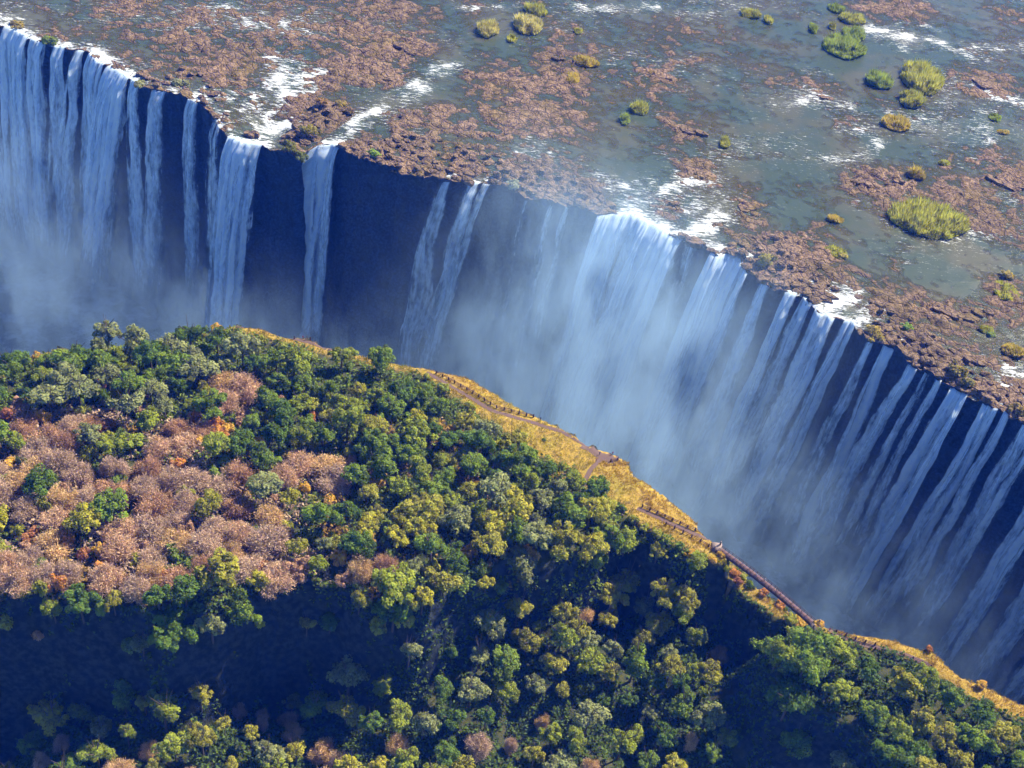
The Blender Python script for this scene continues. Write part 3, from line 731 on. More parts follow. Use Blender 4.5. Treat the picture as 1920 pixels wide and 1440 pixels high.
# ------------------------------------------------------------------ landmarks, used only to word the labels
LAND = [('the upper viewpoint', 470, 606), ('the small upper lookout', 580, 634), ('the lower viewpoint', 1155, 850), ('the winding side path', 1098, 895), ('the upper bridge end', 1360, 1036),
        ('the lower bridge end', 1520, 1166), ('the lone cliff-edge tree', 745, 1110), ('the bottom left corner', 0, 1440), ('the bottom right corner', 1920, 1440),
        ('the middle of the bottom edge', 960, 1440), ('the left rim corner', 0, 700), ('the tallest tree on the headland', 290, 612), ('the thicket centre', 250, 930),
        ('the left end of the thicket', 20, 980), ('the notch in the ridge', 1180, 1000), ('the grassy bend of the fence', 900, 740), ('the shaded left edge', 0, 1200),
        ('the lit knoll below the ridge', 1260, 1120), ('the dark chasm', 1420, 1300), ('the lit slope at bottom left', 300, 1420), ('the far end of the railed path', 1740, 1245)]
RLAND = [('the lip bush at the far left', 90, 75), ('the foaming corner of the left lip', 200, 115), ('the white cascade basin', 505, 230), ('the lime-green lip bush', 702, 290), ('the solid single waterfall', 600, 270),
         ('the forked waterfall', 834, 344), ('the cracked brown slab', 1095, 385), ('the mightiest waterfall', 1240, 425), ('the olive bush on the lip', 1430, 500), ('the orange sunken rock', 1675, 540),
         ('the large reed island', 1740, 410), ('the lip rapids', 1580, 570), ('the double rock slab', 1720, 665), ('the bright white chute', 1888, 740), ('the tall upright reed island', 1725, 155),
         ('the two pale reed clumps', 955, 50), ('the bushy river island', 1580, 85), ('the golden sedge patch', 1080, 120), ('the top left corner', 0, 0), ('the top right corner', 1920, 0)]
ORD = ['nearest', 'second nearest', 'third nearest', 'fourth nearest', 'fifth nearest', 'sixth nearest', 'seventh nearest', 'eighth nearest', 'ninth nearest', 'tenth nearest', 'eleventh nearest', 'twelfth nearest',
       'thirteenth nearest', 'fourteenth nearest', 'fifteenth nearest', 'sixteenth nearest', 'seventeenth nearest', 'eighteenth nearest', 'nineteenth nearest', 'twentieth nearest'] + ['%dth nearest' % i for i in range(21, 90)]
PENDING = []
def name_all(items, marks):
    """items: (object, look, px, py): give each a label by its look and its rank from the closest landmark"""
    by = {}
    for it in items:
        d = [math.hypot(it[2] - x, it[3] - y) for _, x, y in marks]; k = int(np.argmin(d))
        by.setdefault((it[1], k), []).append((d[k], it[0]))
    for (look, k), L in by.items():
        L.sort(key=lambda q: q[0])
        for i, (_, o) in enumerate(L):
            word = ORD[i]
            o['label'] = '%s, %s %s' % (look, ('the only one near' if len(L) == 1 else word + ' to'), marks[k][0])

def tree(p, R, h, col, kind='tree', rs=None, look='', cat='tree', group='', px=None):
    rs = rs or random
    root = empty({'tree': 'broadleaf_tree', 'dry': 'dry_tree', 'bush': 'shrub'}[kind], tuple(map(float, p)), rs.uniform(0, 6.28))
    hz = rs.uniform(.9, 1.12)
    if kind == 'tree':
        tr = obj('trunk', rs.choice(TRUNKS), None, root); tr.scale = (R, R, max(h - R * .45, .3) / .55)
        cr = obj('crown', rs.choice(CROWNS), None, root); cr.location = (0, 0, h - R * .75); cr.scale = (R, R * rs.uniform(.85, 1.1), R * hz)
    elif kind == 'dry':
        bm, cm = rs.choice(DRY)
        tr = obj('branches', bm, None, root); cr = obj('crown', cm, None, root)
        for o in (tr, cr): o.scale = (R, R, h / 1.1)
    else:
        tr = obj('stem', rs.choice(STEMS), None, root); tr.scale = (R, R, h)
        cr = obj('foliage', rs.choice(BUSHES), None, root); cr.location = (0, 0, -.12 * R); cr.scale = (R, R * rs.uniform(.8, 1.2), h / 1.0)
    cr.color = (*col, 1)
    tag(root, None, cat, group)
    q = px or proj(np.asarray(p, float) + [0, 0, h * .6])
    PENDING.append((root, look, q[0], q[1]))
    return root

GREENS = [((.095, .165, .026), 'dark green round-crowned tree'), ((.140, .215, .028), 'deep green leafy tree'), ((.210, .262, .032), 'mid green clumpy tree'),
          ((.275, .278, .038), 'olive green tree'), ((.35, .35, .038), 'yellowish green tree'), ((.220, .252, .095), 'dull grey-green tree')]
DRYC = [((.56, .40, .235), 'bare pinkish tree'), ((.50, .38, .25), 'bare greyish pink tree'), ((.57, .42, .19), 'tan half-bare tree'), ((.47, .31, .165), 'reddish brown dry tree')]
WARM = [((.50, .27, .06), 'orange-leaved bush'), ((.55, .39, .06), 'golden yellow bush'), ((.36, .19, .075), 'rust-red bush'), ((.30, .32, .045), 'yellow-green bush'), ((.15, .22, .04), 'green bush'), ((.40, .27, .15), 'straw-coloured bush')]
DRYZ = [(80, 800, 110, 45), (180, 790, 90, 40), (330, 830, 75, 45), (280, 910, 120, 60), (100, 950, 140, 80), (260, 1010, 150, 70), (420, 1010, 100, 60), (575, 885, 70, 28), (180, 1080, 190, 45), (520, 1050, 90, 40),
        (650, 1065, 90, 35), (430, 735, 60, 35), (60, 1060, 100, 60), (400, 920, 100, 60), (60, 880, 120, 60), (520, 960, 70, 40)]
def dryness(x, y):
    return max(math.exp(-(((x - a) / w) ** 2 + ((y - b) / h) ** 2)) for a, b, w, h in DRYZ)

def scatter(poly, rmin, n_try, seed, accept):
    """points at least rmin apart inside the box of poly, where accept says yes"""
    r = np.random.default_rng(seed); lo, hi = poly.min(0), poly.max(0); P = r.uniform(lo, hi, (n_try, 2))
    P = P[accept(P[:, 0], P[:, 1])]; pts = []; grid_ = {}
    for x, y in P:
        k = (int(x // rmin), int(y // rmin))
        if all((q[0] - x) ** 2 + (q[1] - y) ** 2 >= rmin * rmin for i in (-1, 0, 1) for j in (-1, 0, 1) for q in grid_.get((k[0] + i, k[1] + j), ())):
            grid_.setdefault(k, []).append((x, y)); pts.append((float(x), float(y)))
    return pts

TL_A = np.array(TREELINE_A, float); TL_B = np.array(TREELINE_B, float)
def inside(x, y, poly):
    d, i = dist_poly(np.column_stack([x, y]), poly); return np.where(i, d, -d)
def acc_A(x, y):
    px, py = proj(np.column_stack([x, y, ground(x, y)]))
    return (inside(x, y, POLY_A) > -2.5) & (px > -40) & (px < 1400) & (py > np.interp(px, TL_A[:, 0], TL_A[:, 1]) + np.interp(px, [300, 430, 470, 760, 860, 1000, 1200], [20, 38, 58, 60, 44, 38, 36])) & ~((px > 1085) & (px < 1180) & (py < 955)) & (inside(x, y, POLY_S) < -9)
rs = random.Random(11)
spots = scatter(POLY_A, 7.1, 30000, 3, acc_A)
for x, y in spots:
    z = float(ground(x, y)); px, py = proj((x, y, z + 5)); d = dryness(px, py) + rs.uniform(-.36, .30)
    yel = sstep((py - 800) / 200) * .5
    if d > .52:
        c, lk = rs.choices(DRYC, [4, 3, 3, 2])[0]; R = rs.uniform(5.0, 8.0)
        tree((x, y, z), R, rs.uniform(5.5, 8.5), c, 'dry', rs, lk, 'dry tree', 'bare trees of the dry thicket')
    elif d > .30 and rs.random() < .55:
        c, lk = rs.choices(WARM, [2, 3, 1, 3, 2, 3])[0]
        tree((x, y, z), rs.uniform(2.6, 4.2), rs.uniform(3.2, 5), c, 'bush', rs, lk, 'bush', 'bushes on the headland')
    else:
        wts = [4, 5, 4, 2, 1, 2] if rs.random() > yel else [1, 1, 3, 4, 4, 2]
        if px < 330 and py < 760: wts = [3, 5, 4, 1, .5, 4]
        c, lk = rs.choices(GREENS, wts)[0]; R = rs.choice([rs.uniform(3.0, 4.4), rs.uniform(4.2, 6.0), rs.uniform(5.2, 7.0)])
        tree((x, y, z), R, R * 1.15 + rs.uniform(1.5, 4), c, 'tree', rs, lk, 'tree', 'green trees on the headland')
# bushes that close the canopy
TP = np.array(spots)
def acc_F(x, y):
    ok = acc_A(x, y); d2 = np.full(len(x), 1e9)
    for q in TP: d2 = np.minimum(d2, (x - q[0]) ** 2 + (y - q[1]) ** 2)
    return ok & (d2 > 10.5)
for x, y in scatter(POLY_A, 4.6, 9000, 41, acc_F)[:185]:
    z = float(ground(x, y)); px, py = proj((x, y, z + 3)); dz_ = dryness(px, py)
    c, lk = rs.choices(WARM, [2, 3, 1, 4, 3, 6] if dz_ > .4 else [.4, 1, .2, 5, 6, .6])[0]
    tree((x, y, z), rs.uniform(2.6, 4.0), rs.uniform(3.5, 6.5), c, 'bush', rs, lk, 'bush', 'bushes on the headland')
# single trees that stand out
for px, py, R, h, ci, lk in [(285, 640, 6.8, 13, 1, 'tallest dark tree, rising over the rim of the headland'), (205, 662, 5.6, 10, 5, 'round grey-green tree standing up at the rim'), (745, 1128, 6.4, 10, 2, 'large leafy lone tree hanging over the cliff edge'),
                             (490, 1112, 4.4, 7, 4, 'bright green two-lobed tree on the cliff edge'), (1000, 1038, 5.8, 9, 5, 'pale grey-green tree at the brink of the ridge'), (715, 700, 5.6, 9, 1, 'rounded deep green tree next to the rim path'),
                             (640, 690, 4.4, 7, 2, 'lone round tree between rim grass strips'), (1115, 940, 5.2, 7.5, 0, 'dark tree in the angle of the winding side path')]:
    p = on_ground(px, py); c = GREENS[ci][0]
    t = tree(p, R, h, c, 'tree', rs, lk, 'tree', 'green trees on the headland'); t['label'] = lk; PENDING.pop()

# right headland
def acc_B(x, y):
    px, py = proj(np.column_stack([x, y, ground(x, y)]))
    return (inside(x, y, POLY_B) > -6) & (px > 1400) & (px < 1960) & (py < 1490) & (py > np.interp(px, TL_B[:, 0], TL_B[:, 1]) + 46)
for x, y in scatter(POLY_B, 7.4, 12000, 5, acc_B):
    z = float(ground(x, y)); c, lk = rs.choices(GREENS, [2, 4, 5, 3, 2, 2])[0]; R = rs.uniform(4.2, 6.6)
    tree((x, y, z), R, R * 1.1 + rs.uniform(1.5, 4), c, 'tree', rs, lk, 'tree', 'green trees on the lower headland')

# trees on the slope in the second gorge
LOWP = np.array([at(-60, 1160, -50)[:2], at(-60, 1520, -50)[:2], at(1560, 1520, -50)[:2], at(1480, 1150, -40)[:2], at(1150, 1060, -30)[:2], at(600, 1160, -50)[:2]])
lo_, hi_ = LOWP.min(0), LOWP.max(0)
def acc_L(x, y):
    z = ground(x, y); px, py = proj(np.column_stack([x, y, z + 4]))
    return (inside(x, y, POLY_A) < -7) & (inside(x, y, POLY_B) < -5) & (z > -54) & (z < -6) & (px > -30) & (px < 1480) & (py > 1080) & (py < 1470) & ~((abs(px - 1420) < 60) & (py > 1130)) & (inside(x, y, POLY_S) < -12)
for x, y in scatter(LOWP, 7.3, 20000, 9, acc_L):
    z = float(ground(x, y)); px, py = proj((x, y, z + 4)); R = rs.choice([rs.uniform(2.6, 4.0), rs.uniform(3.8, 5.8)])
    if px < 700 and rs.random() < .3 or rs.random() < .12:
        c, lk = rs.choice(DRYC[1:3]); tree((x, y, z), R, rs.uniform(5, 8), c, 'dry', rs, lk, 'dry tree', 'trees on the shaded slope')
    else:
        c, lk = rs.choices(GREENS, [2, 4, 5, 4, 3, 3])[0]
        tree((x, y, z), R, R * 1.2 + rs.uniform(2, 6.5), c, 'tree', rs, lk, 'tree', 'trees on the shaded slope')
for px, py, R, h in [(1235, 1150, 5, 12), (1275, 1165, 5.5, 11), (1135, 1185, 3.6, 10), (1075, 1215, 4.2, 11), (1250, 1280, 4.5, 9), (1320, 1290, 5, 10)]:
    p = on_ground(px, py, -25)
    tree(p, R, h, GREENS[3][0], 'tree', rs, 'sunlit olive slope tree', 'tree', 'trees on the shaded slope')

# bushes along the rim, the saddle and the brink of the dry thicket
RIMB = [(1062, 800, 1.6, 2), (1085, 812, 1.5, 2), (1030, 785, 1.3, 2), (1112, 830, 1.6, 0), (1138, 836, 1.8, 0), (1005, 776, 1.2, 0), (1215, 900, 3.0, 2), (1228, 912, 3.2, 2), (1240, 922, 2.4, 2), (1205, 893, 2.2, 0), (1262, 940, 1.6, 0), (1290, 960, 1.5, 0),
        (1312, 985, 1.6, 1), (1332, 1010, 1.4, 1), (1352, 1042, 1.4, 1), (1378, 1078, 2.2, 0), (1392, 1085, 2.0, 3), (1405, 1098, 2.2, 4), (1420, 1104, 2.0, 0), (1432, 1112, 2.0, 0), (1446, 1120, 1.8, 1), (1462, 1132, 2.4, 0), (1385, 1096, 2.0, 2),
        (1210, 990, 2.0, 3), (1228, 1004, 2.2, 3), (1250, 1016, 2.0, 3), (1272, 1028, 2.0, 4), (1296, 1040, 2.2, 1), (1318, 1048, 1.8, 5), (1338, 1055, 1.8, 1), (1360, 1068, 2.2, 3), (1480, 1168, 3.0, 3), (1500, 1172, 2.6, 1), (1535, 1172, 2.2, 1),
        (1485, 1188, 2.8, 3), (1620, 1188, 1.6, 1), (1660, 1196, 1.5, 1), (1700, 1206, 1.6, 1), (1740, 1218, 1.6, 0), (1772, 1240, 2.0, 1), (1795, 1258, 2.2, 2), (1806, 1272, 2.2, 2), (1840, 1284, 2.0, 1), (1870, 1296, 2.0, 1), (1905, 1312, 2.2, 1),
        (800, 708, 2.0, 3), (835, 730, 2.2, 3), (880, 765, 2.4, 3), (920, 800, 2.2, 3), (960, 830, 2.4, 4), (990, 850, 2.4, 4), (1025, 868, 2.4, 3), (1055, 880, 2.2, 3), (1075, 892, 2.0, 4), (1020, 825, 1.0, 4), (1130, 925, 2.2, 3), (1165, 955, 2.2, 4),
        (1185, 975, 2.4, 3), (450, 628, 2.2, 3), (490, 640, 2.4, 3), (530, 655, 2.4, 3), (590, 672, 2.2, 3), (655, 690, 2.2, 4), (410, 622, 2.6, 1), (375, 615, 2.6, 1), (110, 650, 2.0, 0), (70, 668, 2.0, 1), (30, 690, 2.2, 4), (900, 712, 1.5, 3)]
for px, py, R, ci in RIMB:
    p = on_ground(px, py, -7 if 1374 < px < 1470 and py > 1070 else 0); c, lk = WARM[ci]
    tree(p, R, R * rs.uniform(.9, 1.2), c, 'bush', rs, lk, 'bush', 'bushes along the rim path', (px, py))
name_all(PENDING, LAND)
# ------------------------------------------------------------------ undergrowth and grass
def attr_leaf_material(name, transl=.3):
    nt = NT(name); c = nt.attr('col', 'Color')
    d = nt.n('ShaderNodeBsdfDiffuse'); nt.link(c, d.inputs[0]); l = nt.n('ShaderNodeBsdfTranslucent'); nt.link(c, l.inputs[0])
    m = nt.n('ShaderNodeMixShader'); m.inputs[0].default_value = transl
    nt.link(d.outputs[0], m.inputs[1]); nt.link(l.outputs[0], m.inputs[2]); nt.link(m.outputs[0], nt.out.inputs['Surface'])
    return nt.m
M_ATTR = attr_leaf_material('low_growth', .35)
r = np.random.default_rng(77)
def dry_np(x, y):
    d = 0
    for a, b, w, h in DRYZ: d = np.maximum(d, np.exp(-(((x - a) / w) ** 2 + ((y - b) / h) ** 2)))
    return d
lo, hi = np.array([-250, 140]), np.array([250, 440])
N = 620000
P2 = r.uniform(lo, hi, (N, 2)); gz_ = ground(P2[:, 0], P2[:, 1])
pxx, pyy = proj(np.column_stack([P2, gz_]))
ok = (pxx > -60) & (pxx < 1980) & (pyy > 560) & (pyy < 1520) & (gz_ > -95)
P2, gz_, pxx, pyy = P2[ok], gz_[ok], pxx[ok], pyy[ok]
g = gold_mask(P2)
sl_ = np.abs(ground(P2[:, 0] + 1, P2[:, 1]) - gz_) + np.abs(ground(P2[:, 0], P2[:, 1] + 1) - gz_)
clump = fbm(P2[:, 0] * .16, P2[:, 1] * .16, 0, 111, 3) + .5 * noise(P2[:, 0] * .6, P2[:, 1] * .6, 0, 113)
ok = (clump > -.36) & (r.random(len(P2)) > g * 1.2) & (sl_ < 4.5)
P2, gz_, pxx, pyy, clump = P2[ok], gz_[ok], pxx[ok], pyy[ok], clump[ok]
n = len(P2); print('undergrowth leaves', n)
hgt = np.clip(clump + .35, 0, 1.2) * 4.2 * r.random(n) ** .6 * np.where(pyy > 1120, .7, 1)
PP = np.column_stack([P2, gz_ + hgt + .05])
V, F = quads_at(PP, unit(r.normal(size=(n, 3)) * .7 + [0, 0, .8]), .75, r)
dd = dry_np(pxx, pyy) + r.normal(size=n) * .15
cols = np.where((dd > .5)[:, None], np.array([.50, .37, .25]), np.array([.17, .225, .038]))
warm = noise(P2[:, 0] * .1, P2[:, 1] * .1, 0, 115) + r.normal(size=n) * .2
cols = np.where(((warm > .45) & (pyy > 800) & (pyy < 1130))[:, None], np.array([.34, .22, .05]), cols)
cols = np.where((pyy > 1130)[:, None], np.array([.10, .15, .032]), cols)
cols = cols * r.uniform(.55, 1.35, (n, 1))
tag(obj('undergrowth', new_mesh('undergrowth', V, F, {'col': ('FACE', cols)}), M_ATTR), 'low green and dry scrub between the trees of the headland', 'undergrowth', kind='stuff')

# ------------------------------------------------------------------ paths, fences, footbridge
M_PATH = plain('path_gravel', (.13, .085, .07), .95, .25, 2.0)
PATHS = []
def path(pxs, half, nm='footpath'):
    P = np.array([on_ground(x, y) for x, y in pxs]); s = np.concatenate([[0], np.cumsum(np.hypot(*np.diff(P[:, :2], axis=0).T))])
    q = np.arange(0, s[-1], .8); X = np.interp(q, s, P[:, 0]); Y = np.interp(q, s, P[:, 1])
    for _ in range(3): X[1:-1] = (X[:-2] + X[1:-1] * 2 + X[2:]) / 4; Y[1:-1] = (Y[:-2] + Y[1:-1] * 2 + Y[2:]) / 4
    PATHS.append((np.column_stack([X, Y]), half))
    tx, ty = np.gradient(X), np.gradient(Y); L = np.hypot(tx, ty); nx_, ny_ = -ty / L, tx / L
    rows = []
    for o in (-1, -.5, 0, .5, 1):
        w = half * o * (1 + .15 * noise(q * .3, o * 3, 0, 131)); x, y = X + nx_ * w, Y + ny_ * w
        rows.append(np.column_stack([x, y, ground(x, y) + .10]))
    return tag(obj(nm, new_mesh(nm, np.vstack(rows), grid_faces(5, len(q)), None, True), M_PATH), kind='structure')
path([(800, 698), (860, 733), (925, 772), (1000, 793), (1050, 808), (1105, 838), (1150, 852)], .8)
path([(1098, 834), (1125, 848), (1150, 856), (1174, 863)], 3.2)
path([(1128, 858), (1108, 880), (1096, 903), (1090, 935)], .8)
path([(1195, 953), (1250, 978), (1300, 1000), (1335, 1018), (1358, 1036)], .8)
path([(1522, 1166), (1560, 1186), (1600, 1203), (1650, 1216), (1700, 1229), (1745, 1248)], .8)
path([(440, 613), (480, 616), (530, 632), (580, 642), (625, 658)], .8)

N = 260000
P2 = r.uniform(lo, hi, (N, 2)); g = gold_mask(P2); ok = g > .45
P2 = P2[ok]; gz_ = ground(P2[:, 0], P2[:, 1]); ok = gz_ > -14
P2, gz_ = P2[ok], gz_[ok]
rep = 6; P2 = np.repeat(P2, rep, 0) + r.normal(size=(len(P2) * rep, 2)) * .35; gz_ = ground(P2[:, 0], P2[:, 1])
free = np.ones(len(P2), bool)
for line, half in PATHS:
    d_, _ = dist_poly(P2, line[::3], False); free &= d_ > half * .92
P2, gz_ = P2[free], gz_[free]
n = len(P2); print('grass blades', n)
hh = r.uniform(.35, .85, n) * (1 + .6 * noise(P2[:, 0] * .3, P2[:, 1] * .3, 0, 121)); an = r.uniform(0, 6.283, n); wd = .13
B = np.column_stack([P2, gz_ - .05]); side = np.column_stack([np.cos(an), np.sin(an), 0 * an]) * wd
tip = B + np.column_stack([r.normal(size=n) * .25, r.normal(size=n) * .25, hh])
V = np.stack([B - side, B + side, tip], 1).reshape(-1, 3)
k = sstep((noise(P2[:, 0] * .07, P2[:, 1] * .07, 0, 123) + .25 * noise(P2[:, 0] * .4, P2[:, 1] * .4, 0, 125) + .1) * 1.1)[:, None]
px_, py_ = proj(np.column_stack([P2, gz_])); grn = sstep((py_ - np.interp(px_, TL_A[:, 0], TL_A[:, 1]) + 24) / 24)[:, None] * .8 * (px_ < 1400)[:, None]
cols = np.array([.56, .38, .055]) * (1 - k) + np.array([.60, .50, .11]) * k
cols = cols * (1 - grn) + np.array([.25, .27, .035]) * grn
cols = cols * r.uniform(.6, 1.25, (n, 1))
tag(obj('dry_grass', new_mesh('dry_grass', V, np.arange(n * 3).reshape(-1, 3), {'col': ('FACE', cols)}), M_ATTR), 'golden dry grass along the rim path', 'grass', kind='stuff')

def box(a, b, w, h, upv=(0, 0, 1)):
    """a bar from a to b, w wide and h high"""
    a, b = np.asarray(a, float), np.asarray(b, float); d = unit(b - a); s = unit(np.cross(d, np.asarray(upv, float) + 1e-6)); t = np.cross(s, d)
    V = [p + s * i * w / 2 + t * j * h / 2 for p in (a, b) for i, j in ((-1, -1), (1, -1), (1, 1), (-1, 1))]
    F = [(0, 1, 2, 3), (7, 6, 5, 4), (0, 4, 5, 1), (1, 5, 6, 2), (2, 6, 7, 3), (3, 7, 4, 0)]
    return np.array(V), np.array(F)
M_POST = plain('fence_wood', (.085, .05, .045), .9); M_RAIL = plain('fence_rail', (.13, .075, .06), .9)
POSTM = new_mesh('post', *join([tube([(0, 0, -.3), (0.01, 0, .7), (0.02, .01, 1.35)], [.30, .27, .20], 7), tube([(0.02, .01, 1.34), (0.02, .01, 1.55)], [.20, .03], 7)])); POSTM.materials.append(M_POST)
def fence(pxs, label, spacing=2.7):
    P = np.array([on_ground(x, y) for x, y in pxs]); s = np.concatenate([[0], np.cumsum(np.hypot(*np.diff(P[:, :2], axis=0).T))])
    q = np.linspace(0, s[-1], max(3, int(s[-1] / spacing) + 1)); X = np.interp(q, s, P[:, 0]); Y = np.interp(q, s, P[:, 1]); Z = ground(X, Y)
    root = empty('rim_fence', (X[0], Y[0], Z[0])); tag(root, label, 'fence', 'fences along the rim path'); o = np.array([X[0], Y[0], Z[0]])
    for i in range(len(q)):
        p = obj('post', POSTM, None, root, (X[i] - o[0], Y[i] - o[1], Z[i] - o[2])); p.rotation_euler = (rs.uniform(-.07, .07), rs.uniform(-.07, .07), rs.uniform(0, 6)); p.scale = (1, 1, rs.uniform(.9, 1.12))
        if i:
            for hgt_ in (.55, 1.12):
                a = np.array([X[i - 1], Y[i - 1], Z[i - 1] + hgt_]) - o; b = np.array([X[i], Y[i], Z[i] + hgt_ + rs.uniform(-.06, .06)]) - o
                obj('rail', new_mesh('rail', *tube([a, (a + b) / 2 - [0, 0, .04], b], [.10, .11, .10], 5)), M_RAIL, root)
    return root
fence([(818, 700), (868, 727), (930, 765), (1000, 783), (1050, 797), (1110, 828), (1140, 842)], 'long post and rail fence along the golden rim grass')
fence([(1142, 842), (1165, 845), (1184, 858), (1180, 868), (1160, 862), (1145, 866)], 'fence curving round the lower viewpoint')
fence([(1204, 951), (1250, 971), (1300, 994), (1330, 1012), (1352, 1030)], 'outer fence of the path above the footbridge')
fence([(1248, 984), (1290, 1004), (1318, 1018), (1342, 1036)], 'short inner fence of the path above the footbridge')
fence([(436, 608), (460, 602), (482, 608), (505, 620)], 'fence round the upper viewpoint on the headland')
fence([(552, 636), (570, 628), (582, 640), (625, 653)], 'low fence at the small upper lookout')
fence([(1528, 1166), (1560, 1182), (1600, 1198), (1640, 1210)], 'fence leading away from the lower end of the footbridge')
fence([(1640, 1218), (1680, 1228), (1720, 1240), (1745, 1252)], 'fence half hidden among the trees past the bridge')

M_DECK = plain('bridge_deck', (.16, .095, .09), .85); M_STEEL = plain('bridge_steel', (.10, .06, .06), .6); M_STONE = plain('abutment_stone', (.22, .17, .15), .95)
A = np.append(at(1350, 1030, .6)[:2], .6); B = np.append(at(1524, 1168, .6)[:2], .6); L = np.linalg.norm(B - A); dr = (B - A) / L; sdv = np.array([-dr[1], dr[0], 0])
br = empty('footbridge', tuple(A)); tag(br, 'narrow reddish railed footbridge spanning the gap in the ridge', 'bridge')
def camber(t): return np.array([0, 0, .8 * math.sin(math.pi * t)])
NP = 13
for i in range(NP):
    a, b = dr * L * i / NP + camber(i / NP), dr * (L * (i + 1) / NP - .06) + camber((i + 1) / NP)
    obj('deck_panel', new_mesh('deck_panel', *box(a, b, 1.7, .18)), M_DECK, br)
for sgn in (-1, 1):
    pts = [dr * L * t + camber(t) + sdv * sgn * .8 - [0, 0, .42] for t in np.linspace(0, 1, 9)]
    obj('girder', new_mesh('girder', *join([box(pts[i], pts[i + 1], .3, .62) for i in range(8)])), M_STEEL, br)
    for hgt_ in (.55, 1.15):
        pts = [dr * L * t + camber(t) + sdv * sgn * .86 + [0, 0, hgt_] for t in np.linspace(0, 1, 14)]
        obj('handrail', new_mesh('handrail', *tube(pts, [.06] * 14, 6)), M_STEEL, br)
    for i in range(NP * 2 + 1):
        t = i / (NP * 2); b0 = dr * L * t + camber(t) + sdv * sgn * .86
        obj('railing_post', new_mesh('railing_post', *box(b0 - [0, 0, .1], b0 + [0, 0, 1.25], .11, .11, (1, 0, 0))), M_STEEL, br)
for e, t in ((A * 0, -1), (dr * L, 1)):
    c = e + dr * t * 1.2
    obj('abutment', new_mesh('abutment', *join([box(c - [0, 0, 6], c - [0, 0, .25], 3.4, 3.0, (1, 0, 0)), box(c - [0, 0, .24], c + [0, 0, .12], 3.7, 3.3, (1, 0, 0))])), M_STONE, br)
    for sgn in (-1, 1):
        g0 = c + sdv * sgn * 1.5
        obj('gate_post', new_mesh('gate_post', *box(g0, g0 + [0, 0, 1.7], .4, .4, (1, 0, 0))), M_STONE, br)

# ------------------------------------------------------------------ people
M_SKIN = plain('skin', (.28, .16, .10), .7); M_HAIR = plain('hair', (.03, .02, .015), .8); M_PANTS = plain('trousers', (.05, .06, .10), .9)
nt = NT('shirt'); principled(nt, nt.n('ShaderNodeObjectInfo').outputs['Color'], .9); M_SHIRT = nt.m
def figure(pose):
    J = {'hip': (0, 0, .95), 'waist': (0, 0, 1.12), 'chest': (0, .01, 1.34), 'neck': (0, .02, 1.50), 'chin': (0, .03, 1.58), 'head': (0, .035, 1.68), 'crown': (0, .02, 1.76)}
    R = {'hip': (.16, .12), 'waist': (.14, .11), 'chest': (.18, .12), 'neck': (.06, .06), 'chin': (.075, .08), 'head': (.085, .10), 'crown': (.05, .06)}
    Ed = [('hip', 'waist'), ('waist', 'chest'), ('chest', 'neck'), ('neck', 'chin'), ('chin', 'head'), ('head', 'crown')]
    for s, n_ in ((-1, 'l'), (1, 'r')):
        st = {'stand': .02, 'walk': .22 * s, 'lean': .03}[pose]
        J.update({'thigh' + n_: (.10 * s, 0, .90), 'knee' + n_: (.11 * s, st * .5 + .02, .50), 'ankle' + n_: (.11 * s, st, .09), 'toe' + n_: (.12 * s, st + .17, .04)})
        R.update({'thigh' + n_: (.095, .1), 'knee' + n_: (.06, .065), 'ankle' + n_: (.045, .05), 'toe' + n_: (.04, .035)})
        fwd = {'stand': .04, 'walk': -.2 * s, 'lean': .38}[pose]; hz = {'stand': .82, 'walk': .88, 'lean': 1.08}[pose]
        J.update({'shoulder' + n_: (.19 * s, .01, 1.42), 'elbow' + n_: (.27 * s, fwd * .4 - .03, 1.13), 'wrist' + n_: (.26 * s, fwd, hz + .06), 'hand' + n_: (.25 * s, fwd + .06, hz)})
        R.update({'shoulder' + n_: (.07, .07), 'elbow' + n_: (.045, .045), 'wrist' + n_: (.032, .032), 'hand' + n_: (.035, .025)})
        Ed += [('hip', 'thigh' + n_), ('thigh' + n_, 'knee' + n_), ('knee' + n_, 'ankle' + n_), ('ankle' + n_, 'toe' + n_), ('chest', 'shoulder' + n_), ('shoulder' + n_, 'elbow' + n_), ('elbow' + n_, 'wrist' + n_), ('wrist' + n_, 'hand' + n_)]
    names = list(J); me = bpy.data.meshes.new('person'); me.from_pydata([J[k] for k in names], [(names.index(a), names.index(b)) for a, b in Ed], [])
    o = bpy.data.objects.new('person', me); C.objects.link(o)
    sk = o.modifiers.new('skin', 'SKIN'); sk.use_smooth_shade = True; o.modifiers.new('sub', 'SUBSURF').levels = 1
    for k, v in zip(names, me.skin_vertices[0].data): v.radius = R[k]; v.use_root = (k == 'hip')
    dg = bpy.context.evaluated_depsgraph_get(); out = bpy.data.meshes.new_from_object(o.evaluated_get(dg)); bpy.data.objects.remove(o)
    for m in (M_PANTS, M_SHIRT, M_SKIN, M_HAIR): out.materials.append(m)
    for p_ in out.polygons:
        c = p_.center
        k = 0 if c.z < .98 and abs(c.x) < .2 else 1
        if c.z > 1.5: k = 3 if (c.z > 1.71 or c.y < -.005) else 2
        elif abs(c.x) > .2 and c.z < 1.2: k = 2
        p_.material_index = k
    out.name = 'person'; return out
FIG = {k: figure(k) for k in ('stand', 'walk', 'lean')}
SHIRTS = {'white': (.8, .8, .78), 'red': (.55, .06, .05), 'dark': (.04, .04, .06), 'blue': (.08, .16, .40), 'pink': (.65, .30, .32), 'grey': (.25, .25, .26)}
